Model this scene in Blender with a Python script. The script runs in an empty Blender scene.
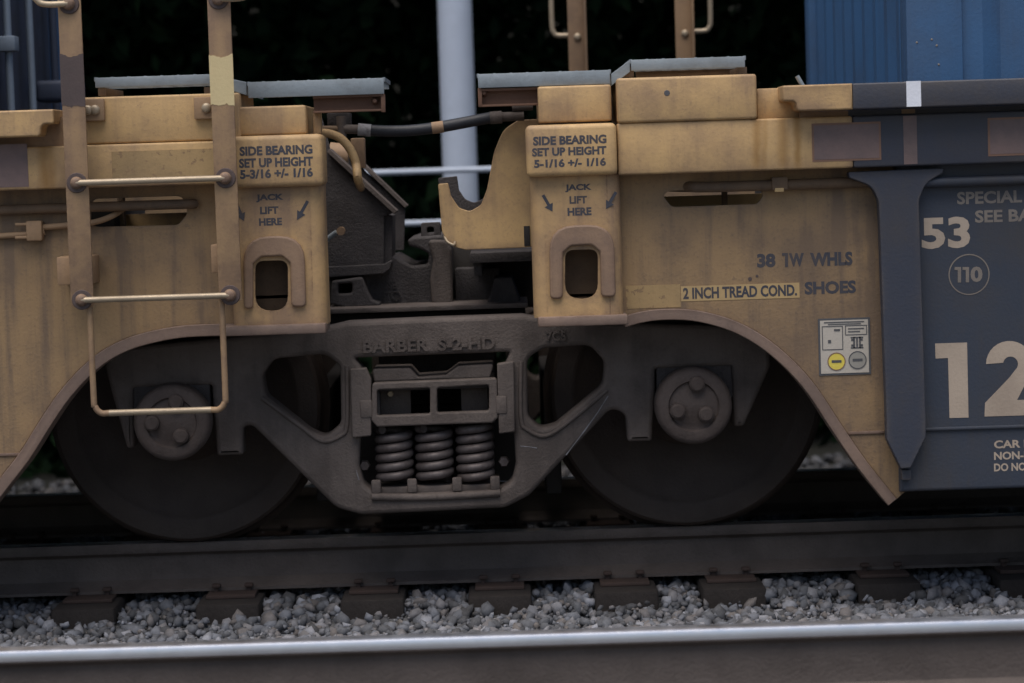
import bpy, bmesh, math, random
import numpy as np
from mathutils import Vector, Matrix

sc = bpy.context.scene
rng = np.random.default_rng(7)
random.seed(7)

# ------------------------------------------------------------------ camera
F_PX, CAM, PITCH, ROLL = 2570.0, Vector((0.28, -10.22, 1.36)), math.radians(4.08), 0.032
fwd = Vector((0, math.cos(PITCH), -math.sin(PITCH)))
upv = Vector((0, math.sin(PITCH), math.cos(PITCH)))
rgt = Vector((1, 0, 0))
cr = rgt * math.cos(ROLL) - upv * math.sin(ROLL)
cu = rgt * math.sin(ROLL) + upv * math.cos(ROLL)
camd = bpy.data.cameras.new('camera')
camd.sensor_width = 36.0
camd.lens = F_PX / 1024 * 36
camd.clip_start, camd.clip_end = 0.1, 600
cam = bpy.data.objects.new('camera', camd)
sc.collection.objects.link(cam)
cam.matrix_world = Matrix(((cr.x, cu.x, -fwd.x, CAM.x), (cr.y, cu.y, -fwd.y, CAM.y),
                           (cr.z, cu.z, -fwd.z, CAM.z), (0, 0, 0, 1)))
camd.dof.use_dof = True; camd.dof.focus_distance = 8.9; camd.dof.aperture_fstop = 2.2
sc.camera = cam
# ------------------------------------------------------------------ light
SUN_EL, SUN_AZ = 71, -20        # azimuth measured from the camera side (-Y) towards +X
world = bpy.data.worlds.new('World'); sc.world = world; world.use_nodes = True
wn = world.node_tree.nodes; wl = world.node_tree.links
sky = wn.new('ShaderNodeTexSky'); sky.sky_type = 'NISHITA'; sky.sun_disc = False
sky.sun_elevation = math.radians(SUN_EL)
sky.sun_rotation = math.radians(180 - SUN_AZ)
sky.air_density = 1.0; sky.dust_density = 3.0
wl.new(sky.outputs[0], wn['Background'].inputs[0])
wn['Background'].inputs[1].default_value = 0.06
sund = bpy.data.lights.new('sun', 'SUN'); sund.energy = 1.5; sund.angle = math.radians(60)
sund.color = (1.0, 0.95, 0.9)
sun = bpy.data.objects.new('sun', sund); sc.collection.objects.link(sun)
a, e = math.radians(SUN_AZ), math.radians(SUN_EL)
sdir = Vector((math.sin(a) * math.cos(e), -math.cos(a) * math.cos(e), math.sin(e)))
sun.rotation_euler = (-sdir).to_track_quat('-Z', 'Y').to_euler()
vs = sc.view_settings
vs.view_transform = 'Standard'; vs.look = 'None'; vs.gamma = 1; vs.use_curve_mapping = False
vs.exposure = 0.95

# ------------------------------------------------------------------ helpers
def W(px, py, Y):
    """point of the vertical plane at depth Y that the photo shows at a pixel"""
    d = fwd * F_PX + cr * (px - 512) + cu * (341.5 - py)
    t = (Y - CAM.y) / d.y
    return (CAM.x + d.x * t, CAM.z + d.z * t)
def WX(px, py, X):
    d = fwd * F_PX + cr * (px - 512) + cu * (341.5 - py)
    t = (X - CAM.x) / d.x
    return (CAM.y + d.y * t, CAM.z + d.z * t)
def R(x0, y0, x1, y1, Y):
    xm, ym = (x0 + x1) / 2, (y0 + y1) / 2
    return W(x0, ym, Y)[0], W(x1, ym, Y)[0], W(xm, y1, Y)[1], W(xm, y0, Y)[1]   # X0,X1,Z0,Z1

ORG = {}
def link(o):
    sc.collection.objects.link(o); return o
def thing(name, loc, label, cat, group=None):
    o = link(bpy.data.objects.new(name, None)); o.location = loc; o.empty_display_size = .1
    ORG[o] = Vector(loc); o['label'] = label; o['category'] = cat
    if group: o['group'] = group
    return o
def part(name, me, mat, parent=None, at=None, label=None):
    """me in world coordinates (at=None) or local to the point at"""
    o = link(bpy.data.objects.new(name, me))
    po = ORG.get(parent, Vector((0, 0, 0)))
    if at is None:
        if parent is not None and not me.get('shifted'):
            me.transform(Matrix.Translation(-po)); me['shifted'] = 1
        ORG[o] = po
    else:
        o.location = Vector(at) - po; ORG[o] = Vector(at)
    if parent is not None: o.parent = parent
    if mat and not me.materials: me.materials.append(mat)
    if label: o['label'] = label
    return o
def tag(o, label, cat, group=None, kind=None):
    if label: o['label'] = label
    if cat: o['category'] = cat
    if group: o['group'] = group
    if kind: o['kind'] = kind
    return o
def fin(bm, smooth=35, name='m'):
    bmesh.ops.recalc_face_normals(bm, faces=bm.faces)
    me = bpy.data.meshes.new(name); bm.to_mesh(me); bm.free()
    if smooth:
        for p in me.polygons: p.use_smooth = True
        me.set_sharp_from_angle(angle=math.radians(smooth))
    return me
def add_box(bm, x0, x1, y0, y1, z0, z1, bev=0.004, seg=2, M=None):
    b = bmesh.new(); bmesh.ops.create_cube(b, size=1)
    for v in b.verts:
        v.co = Vector((x0 + (v.co.x + .5) * (x1 - x0), y0 + (v.co.y + .5) * (y1 - y0), z0 + (v.co.z + .5) * (z1 - z0)))
    if bev:
        bev = min(bev, .45 * min(abs(x1 - x0), abs(y1 - y0), abs(z1 - z0)))
        bmesh.ops.bevel(b, geom=list(b.edges), offset=bev, segments=seg, profile=.5, affect='EDGES')
    if M: bmesh.ops.transform(b, matrix=M, verts=b.verts)
    t = bpy.data.meshes.new('t'); b.to_mesh(t); b.free(); bm.from_mesh(t); bpy.data.meshes.remove(t)
def box(*a, **k):
    bm = bmesh.new(); add_box(bm, *a, **k); return fin(bm)
def pbox(x0, y0, x1, y1, Yf, dep, bev=0.004, seg=2):
    X0, X1, Z0, Z1 = R(x0, y0, x1, y1, Yf)
    return box(X0, X1, Yf, Yf + dep, Z0, Z1, bev, seg)
def add_tube(bm, pts, r, n=10, caps=True, closed=False):
    pts = [Vector(p) for p in pts]; rings = []; N = len(pts); up = None
    for i, p in enumerate(pts):
        if closed: t = (pts[(i + 1) % N] - pts[i - 1]).normalized()
        else: t = (pts[min(i + 1, N - 1)] - pts[max(i - 1, 0)]).normalized()
        if up is None:
            up = Vector((0, 0, 1)) if abs(t.z) < .9 else Vector((0, 1, 0))
        s = t.cross(up).normalized(); up = s.cross(t).normalized()
        rr = r[i] if isinstance(r, (list, tuple)) else r
        rings.append([bm.verts.new(p + (s * math.cos(q) + up * math.sin(q)) * rr) for q in [2 * math.pi * k / n for k in range(n)]])
    for i in range(N if closed else N - 1):
        A, B = rings[i], rings[(i + 1) % N]
        for k in range(n): bm.faces.new((A[k], A[(k + 1) % n], B[(k + 1) % n], B[k]))
    if caps and not closed:
        bm.faces.new(rings[0][::-1]); bm.faces.new(rings[-1])
def tube(pts, r, n=10, smooth=50):
    bm = bmesh.new(); add_tube(bm, pts, r, n); return fin(bm, smooth)
def add_lathe(bm, prof, n=48, c=(0, 0, 0), arc=None):
    """prof: (radius, y) revolved about the Y axis through c"""
    rings = []
    for r, y in prof:
        if r < 1e-6: rings.append([bm.verts.new((c[0], c[1] + y, c[2]))] * n); continue
        rings.append([bm.verts.new((c[0] + r * math.cos(2 * math.pi * k / n), c[1] + y, c[2] + r * math.sin(2 * math.pi * k / n))) for k in range(n)])
    for A, B in zip(rings, rings[1:]):
        for k in range(n):
            f = []
            for v in (A[k], A[(k + 1) % n], B[(k + 1) % n], B[k]):
                if v not in f: f.append(v)
            if len(f) >= 3: bm.faces.new(f)
def lathe(prof, n=48, c=(0, 0, 0), smooth=35):
    bm = bmesh.new(); add_lathe(bm, prof, n, c); return fin(bm, smooth)
def smooth_line(pts, n=6):
    P = [Vector((*p, 0)) if len(p) == 2 else Vector(p) for p in pts]; out = []
    for i in range(len(P) - 1):
        p0, p1, p2, p3 = P[max(i - 1, 0)], P[i], P[i + 1], P[min(i + 2, len(P) - 1)]
        for k in range(n):
            t = k / n
            out.append(.5 * ((2 * p1) + (p2 - p0) * t + (2 * p0 - 5 * p1 + 4 * p2 - p3) * t * t + (3 * p1 - p0 - 3 * p2 + p3) * t ** 3))
    out.append(P[-1])
    return [tuple(v) if len(pts[0]) == 3 else (v.x, v.y) for v in out]
def fillet(pts, r, n=5):
    """round the corners of a closed polygon; a point may carry its own radius as third value"""
    out = []; N = len(pts)
    for i in range(N):
        p = Vector(pts[i][:2]); a = Vector(pts[i - 1][:2]); b = Vector(pts[(i + 1) % N][:2])
        rr = pts[i][2] if len(pts[i]) > 2 else r
        if rr <= 0: out.append((p.x, p.y)); continue
        da, db = (a - p), (b - p); la, lb = da.length, db.length
        if la < 1e-9 or lb < 1e-9: continue
        da /= la; db /= lb
        ang = da.angle(db)
        if ang > 3.08: out.append((p.x, p.y)); continue
        d = min(rr / math.tan(ang / 2), la * .48, lb * .48)
        s, t = p + da * d, p + db * d
        for k in range(n + 1):
            u = k / n; q = s * (1 - u) ** 2 + p * 2 * u * (1 - u) + t * u * u
            out.append((q.x, q.y))
    return out
def prism(outer, holes, Yf, thick, bev=0.0, res=2):
    """XZ outlines filled and extruded from Yf back by thick (edges rounded by bev)"""
    cd = bpy.data.curves.new('c', 'CURVE'); cd.dimensions = '2D'; cd.fill_mode = 'BOTH'
    for loop in [outer] + list(holes):
        s = cd.splines.new('POLY'); s.points.add(len(loop) - 1); s.use_cyclic_u = True
        for q, (x, z) in zip(s.points, loop): q.co = (x, z, 0, 1)
    cd.extrude = max(thick / 2 - bev, 1e-5)
    if bev: cd.bevel_depth = bev; cd.bevel_resolution = res; cd.offset = -bev
    o = bpy.data.objects.new('c', cd)
    me = bpy.data.meshes.new_from_object(o)
    bpy.data.objects.remove(o); bpy.data.curves.remove(cd)
    me.materials.clear()
    me.transform(Matrix(((1, 0, 0, 0), (0, 0, -1, Yf + thick / 2), (0, 1, 0, 0), (0, 0, 0, 1))))
    for p in me.polygons: p.use_smooth = True
    me.set_sharp_from_angle(angle=math.radians(40))
    return me
def PP(pts, Y):
    return [W(p[0], p[1], Y) + ((p[2] / 290,) if len(p) > 2 else ()) for p in pts]
def plate(pts, Yf, thick, bev=.003, r=0, holes=(), hr=None):
    """pixel outline -> plate; corner radii in pixels"""
    o = fillet(PP(pts, Yf), r / 290)
    hs = [fillet(PP(h, Yf), (hr if hr is not None else r) / 290) for h in holes]
    return prism(o, hs, Yf, thick, bev)
def text_mesh(s, X0, X1, Z0, Z1, Yf, ext=.0012, bold=.0, bev=0):
    fc = bpy.data.curves.new('f', 'FONT'); fc.body = s; fc.size = 1; fc.extrude = 0.01; fc.offset = bold
    fc.resolution_u = 3
    o = bpy.data.objects.new('f', fc); me = bpy.data.meshes.new_from_object(o)
    bpy.data.objects.remove(o); bpy.data.curves.remove(fc)
    co = np.empty(len(me.vertices) * 3); me.vertices.foreach_get('co', co); co = co.reshape(-1, 3)
    lo, hi = co.min(0), co.max(0)
    n = np.empty_like(co)
    n[:, 0] = X0 + (co[:, 0] - lo[0]) / (hi[0] - lo[0]) * (X1 - X0)
    n[:, 2] = Z0 + (co[:, 1] - lo[1]) / (hi[1] - lo[1]) * (Z1 - Z0)
    n[:, 1] = Yf - ext * (co[:, 2] > 0) + .0006
    me.vertices.foreach_set('co', n.ravel()); me.update(); me.materials.clear()
    return me
def text_bounds(s, bold):
    fc = bpy.data.curves.new('f', 'FONT'); fc.body = s; fc.size = 1; fc.offset = bold
    o = bpy.data.objects.new('f', fc); me = bpy.data.meshes.new_from_object(o)
    co = np.empty(len(me.vertices) * 3); me.vertices.foreach_get('co', co); co = co.reshape(-1, 3)
    bpy.data.objects.remove(o); bpy.data.curves.remove(fc); bpy.data.meshes.remove(me)
    return co.min(0), co.max(0)
def ptext(s, x0, y0, x1, y1, Yf, mat, parent, bold=.03, ext=.0012):
    return words(s, R(x0, y0, x1, y1, Yf), Yf, mat, parent, bold, ext)
def words(s, rect, Yf, mat, parent, bold, ext, name='lettering'):
    X0, X1, Z0, Z1 = rect
    lo, hi = text_bounds(s, bold); k = (X1 - X0) / (hi[0] - lo[0]); kz = (Z1 - Z0) / (hi[1] - lo[1]); pre = ''
    for w in s.split(' '):
        if w:
            r_ = text_bounds(pre + w, bold)[1][0]; l2, h2 = text_bounds(w, bold)
            xe = X0 + (r_ - lo[0]) * k
            part(name, text_mesh(w, xe - (h2[0] - l2[0]) * k, xe, Z0 + (l2[1] - lo[1]) * kz, Z0 + (h2[1] - lo[1]) * kz, Yf, ext, bold), mat, parent)
        pre += w + ' '
def patch(x0, y0, x1, y1, Yf, mat, parent, name='paint_patch', proud=.0015):
    X0, X1, Z0, Z1 = R(x0, y0, x1, y1, Yf)
    return part(name, box(X0, X1, Yf - proud, Yf + .001, Z0, Z1, 0), mat, parent)

# ------------------------------------------------------------------ materials
def mat(name, base, dirt=None, amt=.5, rough=.6, metal=0.0, scale=4, streak=.4, bump=.12, fine=90, spec=.4, chips=None, chip_amt=0, drips=(), edge=None, csc=22):
    m = bpy.data.materials.new(name); m.use_nodes = True
    N, L = m.node_tree.nodes, m.node_tree.links
    b = N['Principled BSDF']; b.inputs['Roughness'].default_value = rough; b.inputs['Metallic'].default_value = metal
    b.inputs['Specular IOR Level'].default_value = spec
    tc = N.new('ShaderNodeTexCoord')
    def noise(s, det=6, vec=None, r=.6):
        n = N.new('ShaderNodeTexNoise'); n.inputs['Scale'].default_value = s; n.inputs['Detail'].default_value = det
        n.inputs['Roughness'].default_value = r
        L.new(vec or tc.outputs['Object'], n.inputs['Vector']); return n.outputs['Fac']
    def ramp(f, lo, hi):
        n = N.new('ShaderNodeMapRange'); n.inputs[1].default_value = lo; n.inputs[2].default_value = hi; n.interpolation_type = 'SMOOTHSTEP'
        L.new(f, n.inputs[0]); return n.outputs[0]
    def mth(op, a, c, v=None):
        n = N.new('ShaderNodeMath'); n.operation = op; n.use_clamp = (op == 'ADD' and v is None)
        for i, q in ((0, a), (1, c)):
            if isinstance(q, (int, float)): n.inputs[i].default_value = q
            else: L.new(q, n.inputs[i])
        return n.outputs[0]
    def mix(f, c1, c2):
        n = N.new('ShaderNodeMix'); n.data_type = 'RGBA'
        if isinstance(f, (int, float)): n.inputs[0].default_value = f
        else: L.new(f, n.inputs[0])
        for i, q in ((6, c1), (7, c2)):
            if isinstance(q, tuple): n.inputs[i].default_value = (*q, 1)
            else: L.new(q, n.inputs[i])
        return n.outputs[2]
    col = base
    if dirt:
        mp = N.new('ShaderNodeMapping'); mp.inputs['Scale'].default_value = (16, 16, .9); L.new(tc.outputs['Object'], mp.inputs[0])
        big = ramp(noise(scale, 8), .38, .72)
        st = mth('MULTIPLY', ramp(noise(1.0, 5, mp.outputs[0]), .45, .8), streak)
        sp = mth('MULTIPLY', ramp(noise(fine, 3), .52, .75), .35)
        f = mth('MULTIPLY', mth('ADD', mth('ADD', big, st), sp), amt)
        col = mix(f, base, dirt)
        lt = tuple(min(1, c * 1.18) for c in base)
        col = mix(mth('MULTIPLY', ramp(noise(scale * 2.3, 5), .5, .8), .5 * (1 - amt)), col, lt)
    if chips:
        cf = ramp(noise(csc, 9, r=.7), .70 - chip_amt, .72 - chip_amt)
        col = mix(cf, col, chips)
    if edge:
        bv = N.new('ShaderNodeBevel'); bv.samples = 4; bv.inputs['Radius'].default_value = .012
        ge = N.new('ShaderNodeNewGeometry'); dp = N.new('ShaderNodeVectorMath'); dp.operation = 'DOT_PRODUCT'
        L.new(bv.outputs[0], dp.inputs[0]); L.new(ge.outputs['Normal'], dp.inputs[1])
        bv2 = N.new('ShaderNodeBevel'); bv2.samples = 4; bv2.inputs['Radius'].default_value = .05
        dq = N.new('ShaderNodeVectorMath'); dq.operation = 'DOT_PRODUCT'
        L.new(bv2.outputs[0], dq.inputs[0]); L.new(ge.outputs['Normal'], dq.inputs[1])
        wide = mth('MULTIPLY', ramp(mth('SUBTRACT', 1.0, dq.outputs['Value']), .0, .22), ramp(noise(7, 8, r=.7), .36, .66))
        col = mix(mth('MULTIPLY', wide, .75), col, tuple(.5 * a_ + .5 * b_ for a_, b_ in zip(edge, dirt)))
        sc2 = mth('MULTIPLY', ramp(noise(34, 10, r=.75), .56, .64), ramp(noise(2.4, 4), .45, .62))
        col = mix(mth('MULTIPLY', sc2, .45), col, dirt)
        em = mth('MULTIPLY', ramp(mth('SUBTRACT', 1.0, dp.outputs['Value']), .01, .14), ramp(noise(16, 8, r=.7), .47, .60))
        col = mix(mth('MULTIPLY', em, .8), col, edge)
    if drips:
        sx = N.new('ShaderNodeSeparateXYZ'); L.new(tc.outputs['Object'], sx.inputs[0])
        wob = mth('MULTIPLY', mth('SUBTRACT', noise(9, 3), .5), .03)
        acc = None
        for x0, wd, zt, zb, k in drips:
            dx = mth('ABSOLUTE', mth('SUBTRACT', mth('ADD', sx.outputs[0], wob, 1), x0), 0)
            n1 = N.new('ShaderNodeMapRange'); n1.interpolation_type = 'SMOOTHSTEP'
            n1.inputs[1].default_value = wd; n1.inputs[2].default_value = 0; L.new(dx, n1.inputs[0])
            n2 = N.new('ShaderNodeMapRange'); n2.interpolation_type = 'SMOOTHSTEP'
            n2.inputs[1].default_value = zb; n2.inputs[2].default_value = zb + .3 * (zt - zb); L.new(sx.outputs[2], n2.inputs[0])
            n3 = N.new('ShaderNodeMapRange'); n3.interpolation_type = 'SMOOTHSTEP'
            n3.inputs[1].default_value = zt + .01; n3.inputs[2].default_value = zt - .01; L.new(sx.outputs[2], n3.inputs[0])
            q = mth('MULTIPLY', mth('MULTIPLY', mth('MULTIPLY', n1.outputs[0], n2.outputs[0]), n3.outputs[0]), k)
            acc = q if acc is None else mth('ADD', acc, q)
        col = mix(mth('MULTIPLY', acc, .75), col, (.27, .135, .03))
    if isinstance(col, tuple): b.inputs['Base Color'].default_value = (*col, 1)
    else: L.new(col, b.inputs['Base Color'])
    if bump:
        bp = N.new('ShaderNodeBump'); bp.inputs['Strength'].default_value = bump; bp.inputs['Distance'].default_value = .01
        L.new(mth('ADD', noise(fine, 4), mth('MULTIPLY', noise(scale * 3, 4), .6)), bp.inputs['Height'])
        L.new(bp.outputs[0], b.inputs['Normal'])
    if dirt:
        rr = N.new('ShaderNodeMapRange'); rr.inputs[3].default_value = max(0, rough - .12); rr.inputs[4].default_value = min(1, rough + .2)
        L.new(noise(scale * 2, 6), rr.inputs[0]); L.new(rr.outputs[0], b.inputs['Roughness'])
    return m
TAN = (.56, .365, .165); TAND = (.185, .122, .092)
M = {}
M['tan'] = mat('tan_paint', TAN, TAND, .6, .55, streak=.7, edge=(.10, .052, .028), chips=(.12, .065, .035), chip_amt=-.008)
M['tan_wall'] = mat('tan_wall_paint', (.335, .218, .11), (.125, .09, .07), .72, .65, scale=2.6, streak=1.1, bump=.2, edge=(.13, .09, .06), chips=(.10, .06, .035), chip_amt=-.02)
M['tan_dirty'] = mat('tan_grimy_paint', (.32, .205, .115), (.14, .095, .07), .6, .65, chips=(.10, .055, .03), chip_amt=.0)
M['tan_mid'] = mat('tan_browned_paint', (.30, .195, .122), (.165, .11, .085), .7, .55, edge=(.10, .052, .028))
M['tan_post'] = mat('tan_post_paint', (.50, .32, .148), (.18, .12, .092), .68, .55, streak=.8, edge=(.12, .07, .045), chips=(.10, .055, .03), chip_amt=-.03)
M['tan_stile'] = mat('tan_ladder_paint', (.37, .24, .128), (.16, .105, .08), .6, .55, edge=(.16, .10, .07))
M['cream_band'] = mat('cream_paint_band', (.62, .50, .27), (.45, .34, .18), .4, .55, chips=(.25, .17, .1), chip_amt=-.0)
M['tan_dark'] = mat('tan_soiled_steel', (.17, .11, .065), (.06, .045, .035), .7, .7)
M['tan_bright'] = mat('fresh_tan_patch', (.50, .345, .16), (.3, .22, .13), .35, .55)
M['tan_patch'] = mat('older_tan_patch', (.40, .27, .125), (.20, .14, .08), .6, .6, chips=(.26, .17, .09), chip_amt=.12, csc=30)
M['flange'] = mat('fender_edge_paint', (.24, .165, .125), (.13, .095, .08), .6, .6, edge=(.10, .052, .028))
M['blue'] = mat('dark_blue_grey_paint', (.042, .048, .068), (.065, .058, .055), .6, .5, scale=3, chips=(.11, .085, .065), chip_amt=-.04, edge=(.12, .10, .085))
M['blue_well'] = mat('well_side_blue_paint', (.040, .050, .072), (.062, .055, .05), .6, .5, scale=2, streak=.9, chips=(.11, .085, .065), chip_amt=-.045)
M['cont_blue'] = mat('container_blue_paint', (.045, .118, .245), (.045, .055, .08), .35, .5, scale=2.5, streak=.9, chips=(.25, .2, .14), chip_amt=-.09)
M['cont_navy'] = mat('container_navy_paint', (.045, .056, .088), (.03, .03, .035), .6, .55, scale=3)
M['galv'] = mat('galvanized_steel', (.28, .32, .345), (.17, .185, .19), .55, .5, metal=.25, scale=9, streak=.2)
M['rod'] = mat('lock_rod_steel', (.27, .32, .38), (.2, .22, .25), .4, .5, metal=.3)
M['cast'] = mat('cast_steel', (.122, .098, .085), (.056, .044, .038), .7, .70, scale=5, streak=.8, bump=.35, fine=110, chips=(.20, .19, .195), chip_amt=-.028, csc=30)
M['cap'] = mat('dusty_brown_cap', (.088, .067, .058), (.05, .037, .032), .65, .7, scale=9, bump=.3)
M['scuff'] = mat('bare_scuffed_steel', (.26, .255, .265), (.1, .09, .09), .8, .6, scale=40)
M['cast2'] = mat('dark_casting', (.062, .054, .053), (.03, .026, .025), .7, .72, scale=7, bump=.5, fine=120)
M['spring'] = mat('spring_steel', (.125, .105, .10), (.05, .036, .032), .65, .48, metal=.35, scale=14)
M['wheel'] = mat('wheel_steel', (.050, .035, .027), (.026, .019, .016), .6, .6, scale=4, streak=.0, bump=.3, chips=(.075, .046, .033), chip_amt=.02, csc=9)
M['under'] = mat('underframe_black', (.03, .026, .024), (.015, .013, .012), .5, .8)  # near-black, shared by underframe parts and dark filler boxes
M['rubber'] = mat('black_rubber', (.014, .015, .02), (.03, .03, .035), .3, .45)
M['rust'] = mat('rusty_steel', (.15, .08, .05), (.09, .05, .035), .6, .75)
M['platerust'] = mat('tie_plate_rust', (.06, .038, .03), (.04, .028, .024), .6, .8)
M['worn'] = mat('worn_bright_steel', (.42, .34, .24), (.2, .15, .1), .4, .4, metal=.4)
M['railside'] = mat('rail_rust', (.105, .085, .075), (.06, .048, .042), .6, .7, scale=5, bump=.4)
M['railtop'] = mat('polished_rail_steel', (.80, .81, .84), (.62, .62, .64), .35, .33, metal=1.0, scale=8, bump=.02)
M['tie'] = mat('creosote_wood', (.03, .024, .021), (.016, .013, .012), .6, .85, bump=.4, fine=60)
M['ballast_ground'] = mat('ballast_bed', (.14, .14, .145), (.06, .06, .06), .6, .9, scale=20, bump=.6, fine=40)
M['soil'] = mat('dark_soil', (.012, .012, .008), (.007, .007, .005), .5, .95)
M['white'] = mat('white_paint', (.78, .80, .86), (.5, .5, .52), .2, .5)
M['cream'] = mat('cream_paint', (.47, .38, .295), (.28, .22, .17), .6, .55, chips=(.10, .095, .10), chip_amt=-.01, csc=30)
M['stencil'] = mat('navy_stencil_paint', (.05, .053, .068), (.12, .09, .07), .45, .6, scale=9, fine=120, chips=(.24, .165, .09), chip_amt=-.015, csc=40)
M['mauve'] = mat('grimy_reflective_sheet', (.19, .13, .118), (.10, .085, .085), .5, .5, scale=8)
M['orange'] = mat('faded_orange_edge', (.22, .125, .085), (.2, .12, .08), .4, .6)
M['yellow'] = mat('yellow_sticker', (.75, .60, .10), (.6, .5, .1), .2, .5)
M['decal'] = mat('decal_sheet', (.52, .47, .40), (.42, .37, .3), .4, .45)
M['grey'] = mat('decal_grey', (.33, .31, .27), (.27, .25, .22), .4, .5)
M['ink'] = mat('decal_ink', (.09, .09, .095), None, bump=0)
M['tanletter'] = mat('tan_letter_paint', (.24, .205, .17), (.14, .12, .11), .6, .6, chips=(.05, .055, .07), chip_amt=.02, csc=40)
M['pole'] = mat('pale_pole_paint', (.50, .56, .66), (.38, .42, .48), .3, .5)
M['brown'] = mat('brown_purple_paint', (.10, .072, .066), (.05, .04, .04), .4, .6)

# stones: several greys
def stone_mat(k=1.0, nm='ballast_stone'):
    m = bpy.data.materials.new(nm); m.use_nodes = True
    N, L = m.node_tree.nodes, m.node_tree.links
    b = N['Principled BSDF']; b.inputs['Roughness'].default_value = .85
    g = N.new('ShaderNodeNewGeometry'); r = N.new('ShaderNodeValToRGB')
    e = r.color_ramp.elements; e[0].color = (.09 * k, .088 * k, .09 * k, 1); e[1].color = (.40 * k, .41 * k, .45 * k, 1)
    for p, c in ((.35, (.17, .175, .19)), (.6, (.24, .25, .28)), (.8, (.21, .185, .17))):
        q = e.new(p); q.color = (*[v * k for v in c], 1)
    L.new(g.outputs['Random Per Island'], r.inputs[0])
    n = N.new('ShaderNodeTexNoise'); n.inputs['Scale'].default_value = 45; n.inputs['Detail'].default_value = 5
    tc = N.new('ShaderNodeTexCoord'); L.new(tc.outputs['Object'], n.inputs[0])
    mx = N.new('ShaderNodeMix'); mx.data_type = 'RGBA'; mx.blend_type = 'MULTIPLY'; mx.inputs[0].default_value = .6
    L.new(r.outputs[0], mx.inputs[6]); L.new(n.outputs['Fac'], mx.inputs[7]); L.new(mx.outputs[2], b.inputs['Base Color'])
    bp = N.new('ShaderNodeBump'); bp.inputs['Strength'].default_value = .4; bp.inputs['Distance'].default_value = .01
    L.new(n.outputs['Fac'], bp.inputs['Height']); L.new(bp.outputs[0], b.inputs['Normal'])
    return m
M['stone'] = stone_mat(); M['dimmed_stone'] = stone_mat(.4, 'dimmed_far_stone')  # far copy darkened in colour to imitate dimmer light behind the train
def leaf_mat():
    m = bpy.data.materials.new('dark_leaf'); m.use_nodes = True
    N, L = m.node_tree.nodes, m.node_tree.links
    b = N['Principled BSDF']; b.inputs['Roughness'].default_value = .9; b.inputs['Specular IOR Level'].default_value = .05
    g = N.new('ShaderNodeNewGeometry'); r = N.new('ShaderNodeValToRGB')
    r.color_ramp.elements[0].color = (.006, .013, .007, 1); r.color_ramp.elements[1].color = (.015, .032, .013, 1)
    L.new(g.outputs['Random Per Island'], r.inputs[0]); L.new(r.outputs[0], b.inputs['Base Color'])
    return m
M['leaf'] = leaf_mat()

# ------------------------------------------------------------------ ground, ballast, track
def ground_z(y):
    ys = [-200, -12, -6, -4.2, -3.6, -2.2, -1.78, -1.42, -1.15, -1.0, 1.0, 1.2, 1.45, 2.4, 3.2, 4.6, 6.5, 9, 14, 200]
    zs = [-.6, -.6, -.5, -.45, -.30, -.215, -.255, -.28, -.285, -.25, -.245, -.235, -.27, -.42, -.46, -.44, -.42, .2, 7.5, 30]  # last heights raise an added bank that stops light passing through the woods
    return np.interp(y, ys, zs)
YS_ = np.concatenate([[-200, -60, -20], np.arange(-12, 14.1, .15), [60, 200]])
XS_ = [-200, -60, -20, -8, -4, -2, 0, 2, 4, 8, 20, 60, 200]
bm = bmesh.new(); rows = []
for y in YS_:
    rows.append([bm.verts.new((x, y, float(ground_z(y)) - .02)) for x in XS_])
for A, B in zip(rows, rows[1:]):
    for k in range(len(XS_) - 1):
        f = bm.faces.new((A[k], A[k + 1], B[k + 1], B[k])); f.material_index = 1 if (A[k].co.y > 1.2) else 0
g = part('ground', fin(bm, 60), M['ballast_ground']); g.data.materials.append(M['soil'])
tag(g, 'grey ballast bed and dark ground with an added light-blocking bank behind the woods', None, kind='structure')

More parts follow.
